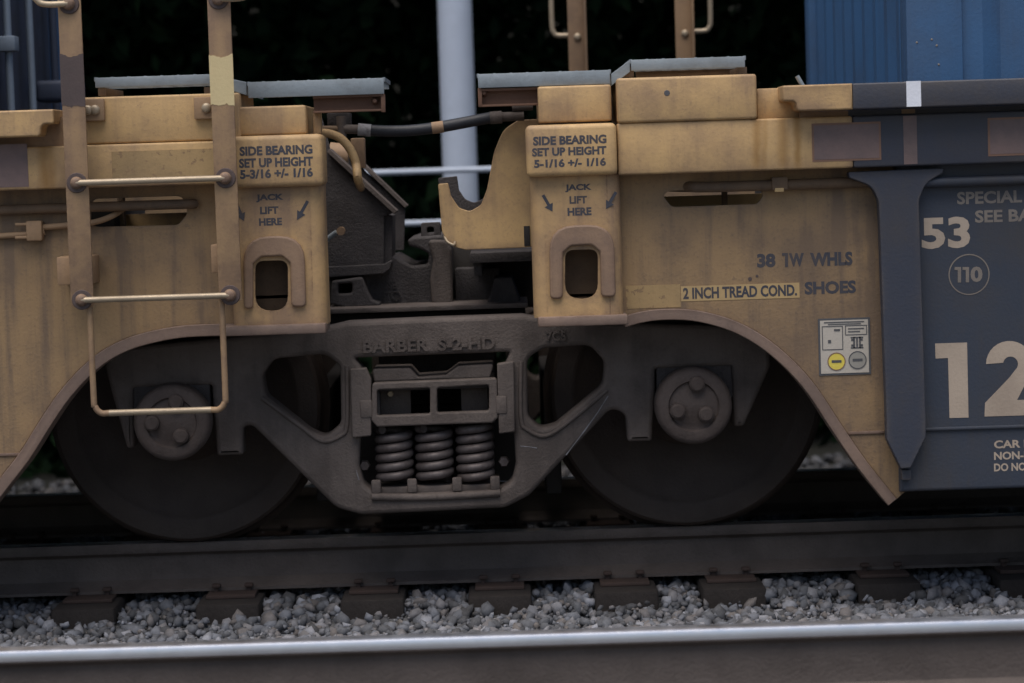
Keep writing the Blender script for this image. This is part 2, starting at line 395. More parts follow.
TIE_PX = [-62, 82, 227, 372, 500, 627, 735, 890, 1032]
TIE_X = [W(p, 604, -1.05)[0] for p in TIE_PX]
def stones(n, xr, yr, lo, hi, seed):
    r = np.random.default_rng(seed)
    t = (1 + 5 ** .5) / 2
    iv = np.array([(-1, t, 0), (1, t, 0), (-1, -t, 0), (1, -t, 0), (0, -1, t), (0, 1, t), (0, -1, -t), (0, 1, -t), (t, 0, -1), (t, 0, 1), (-t, 0, -1), (-t, 0, 1)], float)
    iv /= np.linalg.norm(iv[0])
    fc = np.array([(0, 11, 5), (0, 5, 1), (0, 1, 7), (0, 7, 10), (0, 10, 11), (1, 5, 9), (5, 11, 4), (11, 10, 2), (10, 7, 6), (7, 1, 8), (3, 9, 4), (3, 4, 2), (3, 2, 6), (3, 6, 8), (3, 8, 9), (4, 9, 5), (2, 4, 11), (6, 2, 10), (8, 6, 7), (9, 8, 1)])
    x = r.uniform(*xr, n); y = r.uniform(*yr, n)
    near = np.min(np.abs(x[:, None] - np.array(TIE_X)[None]), 1)
    keep = (near > .125) | (np.abs(y) > 1.075) | (r.random(n) < .10)
    x, y = x[keep], y[keep]; n = len(x)
    s = r.uniform(lo, hi, n)
    V = iv[None] * (1 + r.uniform(-.42, .34, (n, 12, 1)))
    V = V * r.uniform(.6, 1.25, (n, 1, 3))
    q = r.normal(size=(n, 4)); q /= np.linalg.norm(q, axis=1)[:, None]
    w, a, b, c = q.T
    Rm = np.stack([1 - 2 * (b * b + c * c), 2 * (a * b - c * w), 2 * (a * c + b * w), 2 * (a * b + c * w), 1 - 2 * (a * a + c * c), 2 * (b * c - a * w), 2 * (a * c - b * w), 2 * (b * c + a * w), 1 - 2 * (a * a + b * b)], 1).reshape(n, 3, 3)
    V = np.einsum('nij,nkj->nki', Rm, V) * s[:, None, None]
    z = ground_z(y) - .005 + r.uniform(-.012, .02, n)
    V += np.stack([x, y, z], 1)[:, None]
    Fc = (fc[None] + (np.arange(n) * 12)[:, None, None])
    return V.reshape(-1, 3), Fc.reshape(-1, 3)
vv, ff, off = [], [], 0
for a in ((6800, (-3.6, 4.2), (-2.15, -1.0), .013, .031, 1), (15000, (-3.6, 4.2), (-2.15, -1.0), .006, .015, 11), (3000, (-3.6, 4.2), (-3.9, -2.15), .016, .036, 2),
          (4600, (-3.6, 4.2), (-1.02, -.6), .012, .029, 3), (4000, (-3.6, 4.2), (-.6, 1.2), .018, .036, 4), (6500, (-5, 6), (1.2, 4.7), .018, .04, 5)):
    v, f = stones(*a); vv.append(v); ff.append(f + off); off += len(v)
vv = np.concatenate(vv); ff = np.concatenate(ff)
me = bpy.data.meshes.new('ballast'); me.vertices.add(len(vv)); me.vertices.foreach_set('co', vv.ravel())
me.loops.add(len(ff) * 3); me.loops.foreach_set('vertex_index', ff.ravel().astype(np.int32))
me.polygons.add(len(ff)); me.polygons.foreach_set('loop_start', np.arange(len(ff), dtype=np.int32) * 3)
me.polygons.foreach_set('loop_total', np.full(len(ff), 3, np.int32)); me.update(); me.validate()
cyy = vv[ff[:, 0], 1]
bo = part('ballast', me, M['stone']); me.materials.append(M['dimmed_stone'])
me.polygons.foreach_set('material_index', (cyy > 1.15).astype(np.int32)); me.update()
tag(bo, 'crushed grey stone ballast between and around the tracks', 'ballast', kind='stuff')

# ties: timber with steel plates and spikes
tie_me = box(-.115, .115, -1.05, 1.05, -.19, 0, .012)
pl_me = box(-.09, .09, -.18, .18, 0, .014, .003)
bm = bmesh.new(); add_box(bm, -.008, .008, -.008, .008, 0, .02, .001); add_box(bm, -.016, .016, -.02, .012, .016, .03, .005); spike_me = fin(bm)
tie_lab = ['dark wooden tie end at the left edge, beyond the left wheel', 'dark wooden tie end below the left part of the left wheel',
           'dark wooden tie end just right of the left wheel, below the rail', 'dark wooden tie end below the left end of the truck side frame',
           'dark wooden tie end below the right part of the spring nest', 'dark wooden tie end below the left rim of the right wheel',
           'dark wooden tie end below the right half of the right wheel', 'dark wooden tie end below the pointed tail of the right fender',
           'dark wooden tie end at the right edge of the photo']
for x, lb in zip(TIE_X, tie_lab):
    t = thing('railroad_tie', (x, 0, -.40), lb, 'railroad tie', 'ties under the train track')
    part('timber', tie_me, M['tie'], t, at=(x, 0, -.2105))
    for s in (-1, 1):
        p = part('tie_plate', pl_me, M['platerust'], t, at=(x, s * .755, -.21))
        for q in (-1, 1):
            for k in (-1, 1):
                part('spike', spike_me, M['platerust'], p, at=(x + .06 * k, s * .755 + q * .088, -.197))

def rail(yc, x0, x1, label, zt=0.0, h=.181):
    half = [(.076, -h), (.076, -h + .011), (.04, -h + .022), (.012, -h + .04), (.009, -h + .075), (.010, -.056), (.018, -.047), (.036, -.040), (.038, -.034), (.038, -.012), (.0345, -.004), (.026, -.001), (.012, 0)]
    prof = half + [(-a, b) for a, b in half[::-1]]
    bm = bmesh.new(); rings = [[bm.verts.new((x, yc + a, zt + b)) for a, b in prof] for x in (x0, x1)]
    n = len(prof)
    for k in range(n):
        f = bm.faces.new((rings[0][k], rings[0][(k + 1) % n], rings[1][(k + 1) % n], rings[1][k]))
        zc = (prof[k][1] + prof[(k + 1) % n][1]) / 2
        f.material_index = 1 if zc > -.006 else 0
    bm.faces.new(rings[0][::-1]); bm.faces.new(rings[1])
    o = part('rail', fin(bm, 40), M['railside']); o.data.materials.append(M['railtop'])
    return tag(o, label, 'rail')
rail(-.755, -4.5, 5, 'rusty rail directly under the near train wheels', -.0145)
rail(.755, -4.5, 5, 'far rail of the train track, behind the truck', -.0145)
fr = rail(-2.90, -4.5, 5, 'shiny bare rail of the empty track in the foreground', 0.0, .215)
fr.data.materials[0] = M['railside']
# running side of the foreground rail is polished too
for p in fr.data.polygons:
    if p.center.z > -.037: p.material_index = 1

# ------------------------------------------------------------------ woods behind the train
nC, nL = 4300, 44
cx = rng.uniform(-7, 8, nC); cz = rng.uniform(-.45, 7.5, nC)
front = np.where(cz < .5, 5.5, 6.3) - 1.6 * np.clip((cz - 2.1) / 1.3, 0, 1) + .25 * np.sin(cx * 1.3 + 1) + .2 * np.sin(cx * 3.1 + cz)  # crowns above the view bulge forward, shaped to shade the foliage below
cy = front + rng.exponential(.5, nC) + .1
cen = np.stack([cx, cy, cz], 1)
d = rng.normal(size=(nC, nL, 3)); d /= np.linalg.norm(d, axis=2)[..., None]
P = cen[:, None] + d * (rng.uniform(.2, 1, (nC, nL, 1)) ** .5) * rng.uniform(.25, .6, (nC, 1, 1))
P = P.reshape(-1, 3); n = len(P)
u = rng.normal(size=(n, 3)); u /= np.linalg.norm(u, axis=1)[:, None]
w = rng.normal(size=(n, 3)); w -= (w * u).sum(1)[:, None] * u; w /= np.linalg.norm(w, axis=1)[:, None]
sz = rng.uniform(.06, .13, (n, 1))
V = np.stack([P - u * sz, P + w * sz * .45, P + u * sz, P - w * sz * .45], 1).reshape(-1, 3)
me = bpy.data.meshes.new('woods'); me.from_pydata(V.tolist(), [], np.arange(n * 4).reshape(-1, 4).tolist())
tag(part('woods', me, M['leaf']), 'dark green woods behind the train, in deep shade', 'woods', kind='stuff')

# pale pole and two-rail pipe fence beyond the train
X0, X1, _, _ = R(438, 0, 477, 190, 4.35)
pc = (X0 + X1) / 2; pr = (X1 - X0) / 2 * .9
bm = bmesh.new(); add_tube(bm, [(pc, 4.35, -.5), (pc, 4.35, .2), (pc, 4.35, 5.2)], [pr, pr, pr * .95], 28)
pole = part('post', fin(bm, 50), M['pole'], t0 := thing('utility_pole', (pc, 4.35, -.5), 'pale grey round pole standing behind the gap between the cars', 'pole'))
part('base_flange', lathe([(0, 0), (pr * 1.7, 0), (pr * 1.7, .03), (0, .03)], 24), M['pole'], t0, at=(pc, 4.35, -.44)).rotation_euler.x = math.radians(90)
zt, zb = W(400, 172, 4.1)[1], W(420, 223, 4.1)[1]
fence = thing('pipe_fence', (pc - .9, 4.1, -.5), 'pale two-rail pipe fence low behind the car gap', 'fence')
for z in (zt, zb):
    part('rail_pipe', tube([(-3.4, 4.1, z), (3.6, 4.1, z)], .017, 10), M['pole'], fence)
for x in (-2.9, -1.5, 1.35, 2.9):
    part('fence_post', tube([(x, 4.14, -.5), (x, 4.14, zt + .02)], .022, 10), M['pole'], fence)

# ------------------------------------------------------------------ truck
TR = thing('railcar_truck', (0, 0, 0), 'dark cast steel four-wheel truck shared by the two cars', 'truck')
AX, RW = .9144, .4826
RT = -.0145
capL, capR = W(172, 421, -1.22), W(693.5, 402, -1.22)
AXS = [capL[0], capR[0]]
wheel_me = lathe([(.10, -.80), (.155, -.80), (.165, -.79), (.20, -.765), (.30, -.786), (.382, -.800), (.405, -.814), (.414, -.819), (.422, -.8205), (.482, -.822), (.4935, -.812), (.497, -.79),
                  (.499, -.735), (.506, -.72), (.522, -.706), (.522, -.69), (.509, -.677), (.40, -.677), (.39, -.70), (.2, -.72), (.16, -.66), (.10, -.66)], 72)
axle_me = lathe([(0, -1.16), (.075, -1.16), (.075, -.9), (.10, -.86), (.10, -.6), (.085, -.3), (.085, .3), (.10, .6), (.10, .86), (.075, .9), (.075, 1.16), (0, 1.16)], 32)
# bearing end cap (front at y=0, grows to +y)
cap_prof = [(0, -.004), (.062, -.004), (.068, .0), (.084, .0), (.09, -.012), (.118, -.012), (.13, -.004), (.136, .01), (.136, .075), (.12, .085), (.12, .20), (0, .20)]
cap_me = lathe(cap_prof, 56)
def hexhead(r, d):
    return lathe([(0, -d), (r * .82, -d), (r, -d * .72), (r, 0), (0, 0)], 6, smooth=20)
bolt_big = lathe([(0, -.03), (.02, -.03), (.027, -.024), (.029, 0), (0, 0)], 16)
for i, x in enumerate(AXS):
    part('axle', axle_me, M['wheel'], TR, at=(x, 0, RW))
    for s in (-1, 1):
        w = part('wheel', wheel_me, M['wheel'], TR, at=(x, 0, RW))
        c = part('bearing_cap', cap_me, M['cap'], TR, at=(x, s * 1.225, RW - .012))
        if s > 0: w.rotation_euler.z = math.pi; c.rotation_euler.z = math.pi
        else:
            for k, (bx, by) in enumerate([(697, 384), (677.5, 411), (706, 414)] if i else [(176, 402), (152, 423), (181, 436)]):
                bxw, bzw = W(bx, by, -1.235)
                part('cap_bolt', bolt_big, M['cap'], c, at=(bxw, -1.228, bzw))
YF = -1.13
def mir(pts): return pts
outer = [(104, 366, 8), (112, 348, 20), (200, 340, 30), (250, 335, 20), (318, 329, 20), (348, 322, 12), (435, 318, 0), (522, 315, 12), (552, 320, 20), (620, 322, 20), (668, 324, 30), (752, 326, 20), (768, 338, 8),
         (771, 366, 10), (744, 426, 4), (734, 427, 3), (732, 366, 3), (655, 369, 3), (655, 392, 3), (652, 441, 3), (628, 442, 3), (626, 414, 14), (611, 408, 12), (529, 496, 26), (505, 508, 16), (362, 515, 16), (336, 508, 26),
         (252, 425, 12), (243, 427, 14), (243, 455, 3), (217, 456, 3), (212, 392, 3), (212, 385, 3), (133, 388, 3), (134, 448, 3), (127, 449, 4)]
wl_ = [(262, 376, 12), (273, 359, 16), (325, 354, 16), (340, 366, 10), (341, 424, 14), (325, 438, 12), (310, 431, 12), (266, 396, 14)]
wr_ = [(527, 358, 14), (545, 348, 12), (590, 345, 16), (605, 362, 14), (603, 386, 16), (556, 425, 14), (540, 429, 12), (528, 416, 12)]
cen_ = [(354, 358, 2), (510, 352, 2), (504, 366, 3), (500, 374, 3), (514, 434, 3), (516, 464, 6), (512, 482, 14), (498, 490, 10), (380, 495, 10), (364, 485, 14), (359, 466, 6), (360, 440, 3), (370, 380, 3), (364, 370, 3)]
sf = part('side_frame', plate(outer, YF, .13, .016, 0, [wl_, wr_, cen_], 0), M['cast'], TR)
# raised inner/outer ribs along the tension and compression members
def rib(pts, name='frame_rib', y0=YF, r=.014):
    P = smooth_line([(*W(a, b, y0),) for a, b in pts], 5)
    return part(name, tube([(p[0], y0 - .001, p[1]) for p in P], r, 8), M['cast'], sf)
rib([(262, 398), (300, 426), (322, 441), (340, 436), (347, 424), (347, 366)], r=.008)
rib([(607, 390), (570, 421), (546, 436), (528, 430), (521, 418), (521, 362)], r=.008)
rib([(372, 497), (435, 497), (500, 493)], r=.014)
for pts in ([(608, 396), (598, 412), (585, 430), (572, 447), (566, 455)], [(520, 446), (531, 447), (537, 448)], [(356, 470), (359, 480)]):
    A_ = [Vector(W(*q, YF)) for q in pts]; up_ = []; dn_ = []
    for k, q in enumerate(A_):
        t_ = (A_[min(k + 1, len(A_) - 1)] - A_[max(k - 1, 0)]).normalized(); n_ = Vector((-t_.y, t_.x)) * random.uniform(.0008, .0028)
        up_.append(tuple(q + n_)); dn_.append(tuple(q - n_))
    part('scratch', prism(up_ + dn_[::-1], [], YF - .0012, .002), M['scuff'], sf)
# column guide plates
part('column_guide', plate([(350, 369, 2), (366, 368, 2), (371, 380, 2), (371, 436, 2), (352, 438, 2)], YF - .03, .05, .005), M['cast'], TR)
part('column_guide', plate([(497, 364, 2), (514, 361, 2), (515, 432, 2), (499, 434, 2)], YF - .03, .05, .005), M['cast'], TR)
part('guide_lug', pbox(360, 400, 372, 418, YF - .035, .04, .006), M['cast'], TR)
part('guide_lug', pbox(496, 396, 507, 414, YF - .035, .04, .006), M['cast'], TR)
# raised foundry lettering
X0, X1, Z0, Z1 = R(363, 338, 495, 351, YF)
words('BARBER  S-2-HD', (X0, X1, Z0, Z1), YF, M['cast'], sf, .03, .010, 'cast_lettering')
words('7C5', R(546, 331, 566, 341, YF), YF, M['cast'], sf, .03, .008, 'cast_lettering')
# far side frame: plain copy
o2 = part('side_frame', sf.data.copy(), M['cast'], TR); o2.location = (0, -2 * YF - .13, 0)
# bolster end with two pockets, resting on the springs
bol = part('bolster', plate([(372, 383, 4), (497, 378, 4), (498, 418, 4), (492, 423, 4), (377, 427, 4), (371, 420, 4)], -1.16, .05, .006, 0,
           [[(377, 390, 3), (430, 388, 3), (430, 414, 3), (377, 416, 3)], [(437, 388, 3), (489, 385, 3), (489, 411, 3), (437, 413, 3)]], 0), M['cast'], TR)
X0, X1, Z0, Z1 = R(374, 384, 495, 425, -1.12)
bm = bmesh.new()
for (a, b, c, d_) in ((X0, X1, Z1 - .02, Z1), (X0, X1, Z0, Z0 + .02)): add_box(bm, a, b, -1.115, -.7, c, d_, .004)
for xx in (X0, (X0 + X1) / 2 - .01, X1 - .02): add_box(bm, xx, xx + .02, -1.115, -.7, Z0 + .021, Z1 - .021, .003)
add_box(bm, X0, X1, -.69, .69, Z0, Z1 + .1, .01)
part('bolster_core', fin(bm), M['cast2'], bol)
part('bolster_shoulder', plate([(374, 382, 2), (372, 369, 3), (410, 368, 3), (418, 377, 3), (446, 375, 3), (458, 366, 3), (494, 364, 3), (490, 378, 2)], -1.10, .2, .006), M['cast'], bol)
part('pocket_lit_plate', pbox(378, 389, 411, 415, -1.03, .02, .004), M['cast'], bol)  # plates added over only the lit-looking part of each pocket
part('pocket_lit_plate', pbox(461, 386, 488, 412, -1.03, .02, .004), M['cast'], bol)
part('pocket_bolt', hexhead(.012, .012), M['worn'], bol, at=(W(391, 393, -1.0)[0], -1.031, W(391, 393, -1.0)[1]))
# springs
def spring_mesh(Rr, r, h, turns, n=16):
    N_ = int(turns * n); pts = []
    for k in range(N_ + 1):
        th = 2 * math.pi * k / n; pts.append((Rr * math.cos(th), Rr * math.sin(th), r + (h - 2 * r) * k / N_))
    bm = bmesh.new(); add_tube(bm, pts, r, 8); return fin(bm, 60)
zs = W(436, 484, -1.06)[1]; zt_ = W(436, 424, -1.06)[1]
SR = 20 / 281 - .016
sp_me = spring_mesh(SR, .016, zt_ - zs + .006, 5.6)
for yy in (-1.06, -.905):
    for px in (394.5, 434.5, 475):
        s_ = part('coil_spring', sp_me, M['spring'], TR, at=(W(px, 455, -1.06)[0], yy, zs))
        s_.rotation_euler.z = random.uniform(0, 6)
X0, X1, Z0, Z1 = R(374, 484, 498, 493, -1.12)
bm = bmesh.new(); add_box(bm, X0, X1, -1.11, -.8, Z0, zs, .004)
for px in (376, 412, 457, 495):
    xx = W(px, 480, -1.12)[0]; add_box(bm, xx - .017, xx + .017, -1.135, -1.112, Z0 + .005, zs + .03, .006)
part('spring_seat', fin(bm), M['cast'], TR)
for px, py in ((365, 465), (504, 461)):
    x, z = W(px, py, -1.05); part('seat_bolt', hexhead(.02, .03), M['spring'], TR, at=(x, -1.05, z))
part('dark_spring_backing', box(X0 - .12, X1 + .12, -.76, .76, Z0 - .01, Z0 + .28, .01), M['under'], TR)  # dark box added behind the springs to block bright ground beyond
# bearing adapters over the journals
for pts in ([(133, 373, 2), (209, 370, 2), (211, 415, 2), (134, 418, 2)], [(656, 356, 2), (731, 353, 2), (733, 398, 2), (657, 400, 2)]):
    part('bearing_adapter', plate(pts, -1.12, .16, .006), M['cast2'], TR)
# truck bolster deck under the articulation
part('bolster_deck', pbox(326, 306, 528, 311, -.92, 1.84, .003), M['cast'], TR)
X0, X1, Z0, Z1 = R(330, 311, 526, 345, -.85)
part('bolster_beam', box(X0, X1, -.84, .84, Z0, Z1, .01), M['under'], TR)
# brake beams, made deeper to block lit ground seen through the openings
for x in (-.44, .42):
    part('deepened_brake_beam', box(x - .03, x + .03, -.66, .66, .10, .52, .01), M['under'], TR)

# ------------------------------------------------------------------ articulated connector between the cars (left car half)
YC = -.42
# ------------------------------------------------------------------ well cars
def arch_flange(pts, Y0, Y1, wpx, outward, parent):
    L = smooth_line(pts, 6)
    P = [Vector(W(a, b, Y0)) for a, b in L]
    Q = []
    for i, p in enumerate(P):
        t = (P[min(i + 1, len(P) - 1)] - P[max(i - 1, 0)]).normalized()
        nrm = Vector((-t.y, t.x)) * outward
        Q.append(p + nrm * wpx / 290)
    loop = [tuple(p) for p in P] + [tuple(q) for q in Q[::-1]]
    return part('fender_flange', prism(loop, [], Y0, Y1 - Y0, .003), M['flange'], parent)

YW, YSL, YB, YJ, YL = -1.38, -1.50, -1.525, -1.48, -1.62
bolt_me = lathe([(0, -.018), (.011, -.0172), (.017, -.013), (.0195, -.006), (.021, 0), (0, 0)], 16, smooth=60)
wash_me = lathe([(0, -.006), (.032, -.006), (.034, -.003), (.034, 0), (0, 0)], 20)
small_bolt = lathe([(0, -.014), (.010, -.013), (.0165, -.009), (.0175, 0), (0, 0)], 14, smooth=60)

def jack_post(root, x0, x1, yt, yb, fx0, fx1, fy0, fy1, u, h, arrows):
    """post with rounded vertical edges, foot flange, raised horseshoe and lift hole"""
    hx0, hy0, hx1, hy1 = h
    hole = [(hx0, hy0, 9), (hx1, hy0 - 1, 9), (hx1, hy1, 17), (hx0, hy1, 17)]
    bp_ = 13
    p = part('jack_post', plate([(x0 + bp_, yt), (x1 - bp_, yt - 2), (x1 - bp_ + 4, yb - 2), (x0 + bp_ + 4, yb)], YJ, .02, .0, 0, [hole], 0), M['tan_post'], root)
    X0, X1, Z0, Z1 = R(x0 + 2, yt, x1 + 2, yb, YJ); rb = bp_ / 290
    xl_ = min(v.co.x for v in p.data.vertices) + ORG[root].x; xr_ = max(v.co.x for v in p.data.vertices) + ORG[root].x
    for sgn, xe in ((-1, X0 + rb), (1, X1 - rb)):
        prof = [(xe + sgn * rb * math.sin(t_), YJ + .0004 + rb - rb * math.cos(t_)) for t_ in [k * math.pi / 16 for k in range(9)]] + [(xe + sgn * rb, YJ + .16), (xe + sgn * (rb - .012), YJ + .16), (xe + sgn * (rb - .012), YJ + rb), (xe - sgn * .01, YJ + .012), (xe - sgn * .01, YJ + .0004)]
        bm = bmesh.new(); A_ = [bm.verts.new((a_, b_, Z0)) for a_, b_ in prof]; B_ = [bm.verts.new((a_, b_, Z1)) for a_, b_ in prof]
        for k in range(len(prof)): bm.faces.new((A_[k], A_[(k + 1) % len(prof)], B_[(k + 1) % len(prof)], B_[k]))
        bm.faces.new(A_[::-1]); bm.faces.new(B_)
        part('bent_side', fin(bm, 30), M['tan_post'], p)
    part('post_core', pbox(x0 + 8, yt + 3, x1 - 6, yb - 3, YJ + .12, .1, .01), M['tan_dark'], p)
    part('foot_flange', pbox(fx0, fy0, fx1, fy1, YJ - .03, .2, .006), M['flange'], root)
    ux0, uy0, ux1, uy1 = u
    us = [(ux0 + 1, uy1, 5), (ux0, uy0, 26), (ux1, uy0 - 2, 26), (ux1 + 2, uy1 - 2, 5), (hx1 + 3, uy1 - 2, 5), (hx1 + 2, hy0 + 2, 3), (hx1 - 6, hy0 - 5, 6), (hx0 + 6, hy0 - 4, 6), (hx0 - 2, hy0 + 3, 3), (hx0 - 2, uy1, 5)]
    part('horseshoe_pad', plate(us, YJ - .018, .022, .007), M['tan_mid'], p)
    for (ax, ay, bx, by) in arrows:
        A, B = Vector(W(ax, ay, YJ)), Vector(W(bx, by, YJ)); t = (B - A).normalized(); n = Vector((-t.y, t.x))
        m_ = A + (B - A) * .6; q = .0052
        part('painted_arrow', prism([tuple(v) for v in (A + n * q, m_ + n * q, m_ + n * .016, B, m_ - n * .016, m_ - n * q, A - n * q)], [], YJ - .0012, .0016), M['stencil'], p)
    return p

def side_bearing(root, x0, x1, y0, y1, lines):
    b = part('side_bearing_cover', pbox(x0, y0, x1, y1, YB, .2, .018, 4), M['tan'], root)
    for s, (a, c, d_, f) in lines: ptext(s, a, c, d_, f, YB, M['stencil'], b, .045)
    return b

def grating(root, x0, x1, y0, y1, y_=-1.5, dep=.42, front_h=None):
    """open bar grating walkway: front angle, bearing bars, cross bars"""
    X0, X1, Z0, Z1 = R(x0, y0, x1, y1, y_)
    g_ = part('walkway', box(X0, X1, y_, y_ + .006, Z0, Z1, .002), M['galv'], root)
    bm = bmesh.new()
    for k in range(int(dep / .04)): add_box(bm, X0, X1, y_ + .02 + k * .04, y_ + .025 + k * .04, Z1 - .028, Z1 - .002, 0)
    nn = int((X1 - X0) / .05)
    for k in range(nn + 1):
        xx = X0 + (X1 - X0) * k / nn; add_box(bm, xx - .004, xx + .004, y_ + .008, y_ + dep, Z1 - .012, Z1 + .002, 0)
    part('grating_bars', fin(bm, 0), M['galv'], g_)
    return g_

# ---- left car
LC = thing('well_car', (-2.4, 0, .2), 'tan double-stack well car with side ladder, left of the truck', 'railcar')
XL = -4.2
arch_l = [(-26, 512), (0, 478), (20, 452), (40, 420), (60, 391), (85, 364), (110, 346), (140, 334), (180, 326), (222, 324), (240, 324)]
archP = [W(a, b, YW) for a, b in smooth_line(arch_l, 6)]
ztop = W(150, 184, YW)[1]
zb0 = archP[0][1]
slot = fillet(PP([(91, 199, 8), (180, 196, 8), (187, 203, 8), (187, 214, 8), (178, 225, 8), (91, 227, 8)], YW), .02)
loop = [(XL, ztop), (archP[-1][0], ztop)] + archP[::-1] + [(XL, zb0)]
part('side_wall', prism(loop, [slot], YW, .012, .002), M['tan_wall'], LC)
arch_flange(arch_l, YW - .02, YW + .12, 12, -1, LC)
part('side_wall', box(XL, 0.0, 1.36, 1.372, zb0 + .35, ztop, 0), M['tan_wall'], LC).location.x -= .38
X0, X1, Z0, Z1 = R(-40, 450, 60, 460, YW)
part('wall_seam', box(XL, W(22, 455, YW)[0], YW - .006, YW + .001, W(10, 456, YW)[1], W(10, 453, YW)[1], .002), M['flange'], LC)
# sill and upper lip
X0, X1, Z0s, Z1s = R(60, 143, 240, 186, YSL)
M['tan_drip_left'] = mat('tan_sill_with_rust_runs', TAN, TAND, .6, .55, streak=.7, edge=(.10, .052, .028), chips=(.12, .065, .035), chip_amt=-.008, drips=[(W(44, 165, YSL)[0] + 2.4, .035, Z1s - .2 + .005, Z0s - .2 - .03, .9), (W(52, 165, YSL)[0] + 2.4, .02, Z1s - .2 + .005, Z0s - .2 - .03, .5)])
part('side_sill', box(XL, X1 + .05, YSL, YSL + .14, Z0s, Z1s, .008, 3), M['tan_drip_left'], LC)
Xn = W(62, 150, YSL)[0]
part('sill_web', box(XL, W(66, 140, -1.47)[0], -1.47, -1.40, Z1s + .0005, W(30, 118, -1.47)[1], 0), M['tan_dirty'], LC)
lipL = [(-1200, 135, 0), (-1200, 166, 0), (38, 136, 4), (41, 124, 6), (53, 122, 5), (55, 111, 3)]
X1 = W(54, 120, -1.59)[0]; Z1 = W(27, 110, -1.59)[1]; Zm = W(45, 124, -1.59)[1]; Z0 = W(20, 137, -1.59)[1]; Xm = W(40, 130, -1.59)[0]
part('top_lip', prism(fillet([(XL, Z0, 0), (Xm, Z0, .015), (Xm + .004, Zm, .02), (X1, Zm, .01), (X1, Z1, .006), (XL, Z1, 0)], 0), [], -1.59, .19, .006), M['tan'], LC)
patch(-60, 145, 28, 188, YSL, M['mauve'], LC, 'reflector_sheet')
# platform boxes
patch(112, 150, 214, 177, YSL, M['tan_patch'], LC)
part('end_box', pbox(84, 95, 240, 142, -1.49, .5, .008, 3), M['tan'], LC)
part('end_box', pbox(236, 106, 306, 135, -1.47, .45, .008, 3), M['tan'], LC)
sb = side_bearing(LC, 232, 323, 135, 187, [('SIDE BEARING', (239.5, 145.5, 312.5, 155)), ('SET UP HEIGHT', (239, 157.5, 313, 167)), ('5-3/16 +/- 1/16', (240, 168.5, 313, 178))])
jp = jack_post(LC, 228, 323, 186, 326, 222, 326, 325, 335, (243, 237, 304, 309), (255, 261, 288, 311), [(307.7, 201, 297, 220), (236, 203, 244, 221)])
ptext('JACK', 256, 194, 283.5, 202, YJ, M['stencil'], jp, .045); ptext('LIFT', 260, 206.5, 278.5, 214, YJ, M['stencil'], jp, .045); ptext('HERE', 259, 218, 282, 225.5, YJ, M['stencil'], jp, .045)
# walkways
grating(LC, 95, 211, 76, 86, -1.45)
grating(LC, 248, 384, 80, 96, -1.45)
x0, z0 = W(211, 76, -1.45); x1, z1 = W(247, 82, -1.45)
part('walkway_ramp', prism([(x0 + .02, z0), (x1 - .004, z1), (x1 - .004, z1 - .045), (x0 + .02, z0 - .035)], [], -1.44, .6, .002), M['galv'], LC)
part('walkway_bracket', pbox(98, 88, 106, 96, -1.43, .4, .002), M['tan_dark'], LC); part('walkway_bracket', pbox(204, 87, 212, 95, -1.43, .4, .002), M['tan_dark'], LC)
# channel under the walkway: web with top and bottom flanges
def channel(root, x0, x1, y0, y1, Yw):
    X0, X1, Z0, Z1 = R(x0, y0, x1, y1, Yw)
    c = part('support_channel', box(X0, X1, Yw + .03, Yw + .038, Z0, Z1, 0), M['rust'], root)
    part('flange', box(X0, X1, Yw, Yw + .03, Z1 - .008, Z1, .001), M['rust'], c)
    part('flange', box(X0, X1, Yw, Yw + .03, Z0, Z0 + .007, .001), M['rust'], c)
    return c
ch = channel(LC, 313, 385, 95, 112, -1.44)
x, z = W(374, 98, -1.42); part('end_plate', pbox(381, 95, 385, 112, -1.441, .04, .001), M['rust'], ch)
part('clip', lathe([(0, -.02), (.006, -.02), (.014, 0), (0, 0)], 8), M['rust'], ch, at=(W(375, 100, -1.42)[0], -1.415, W(375, 101, -1.42)[1]))
# ladder
lad = part('ladder', pbox(64.5, -170, 87, 306, YL, .012, .003), M['tan_stile'], LC)
X0, X1, Z0, Z1 = R(64.5, -170, 87, 306, YL)
# stiles are vertical: the second uses the same heights
X2, X3, _, _ = R(213.5, -170, 236, 303, YL)
Xc0, Xc1 = W(75.5, 150, YL)[0], W(224.5, 150, YL)[0]; hw = .0385
lad.data = box(Xc0 - hw, Xc0 + hw, YL, YL + .012, Z0, Z1, .003); lad.data.transform(Matrix.Translation(-ORG[LC])); lad.data.materials.append(M['tan_stile'])
st2 = part('stile', box(Xc1 - hw, Xc1 + hw, YL, YL + .012, Z0, Z1, .003), M['tan_stile'], lad)
for xc in (Xc0, Xc1):
    part('stile_flange', box(xc - hw + .001, xc - hw + .011, YL + .0125, YL + .06, Z0 + .002, Z1, .002), M['tan_stile'], lad)
def band(xc, ya, yb, m_, pxm):
    zb_, za_ = W(pxm, yb, YL)[1], W(pxm, ya, YL)[1]; xs_ = [xc - hw - .001 + (2 * hw + .002) * k / 12 for k in range(13)]
    lo_ = [(x_, zb_ + random.uniform(-.003, .003) + .003 * math.sin(k)) for k, x_ in enumerate(xs_)]; hi_ = [(x_, za_ + random.uniform(-.003, .003) + .005 * math.cos(k * .5)) for k, x_ in enumerate(xs_)]
    part('paint_band', prism(lo_ + hi_[::-1], [], YL - .0012, .004), m_, lad)
band(Xc0, 55, 106, M['brown'], 74); band(Xc1, 56, 105, M['cream_band'], 223)
rungz = [W(150, 180.5, YL)[1], W(155, 297.5, YL)[1], W(150, -110, YL)[1]]
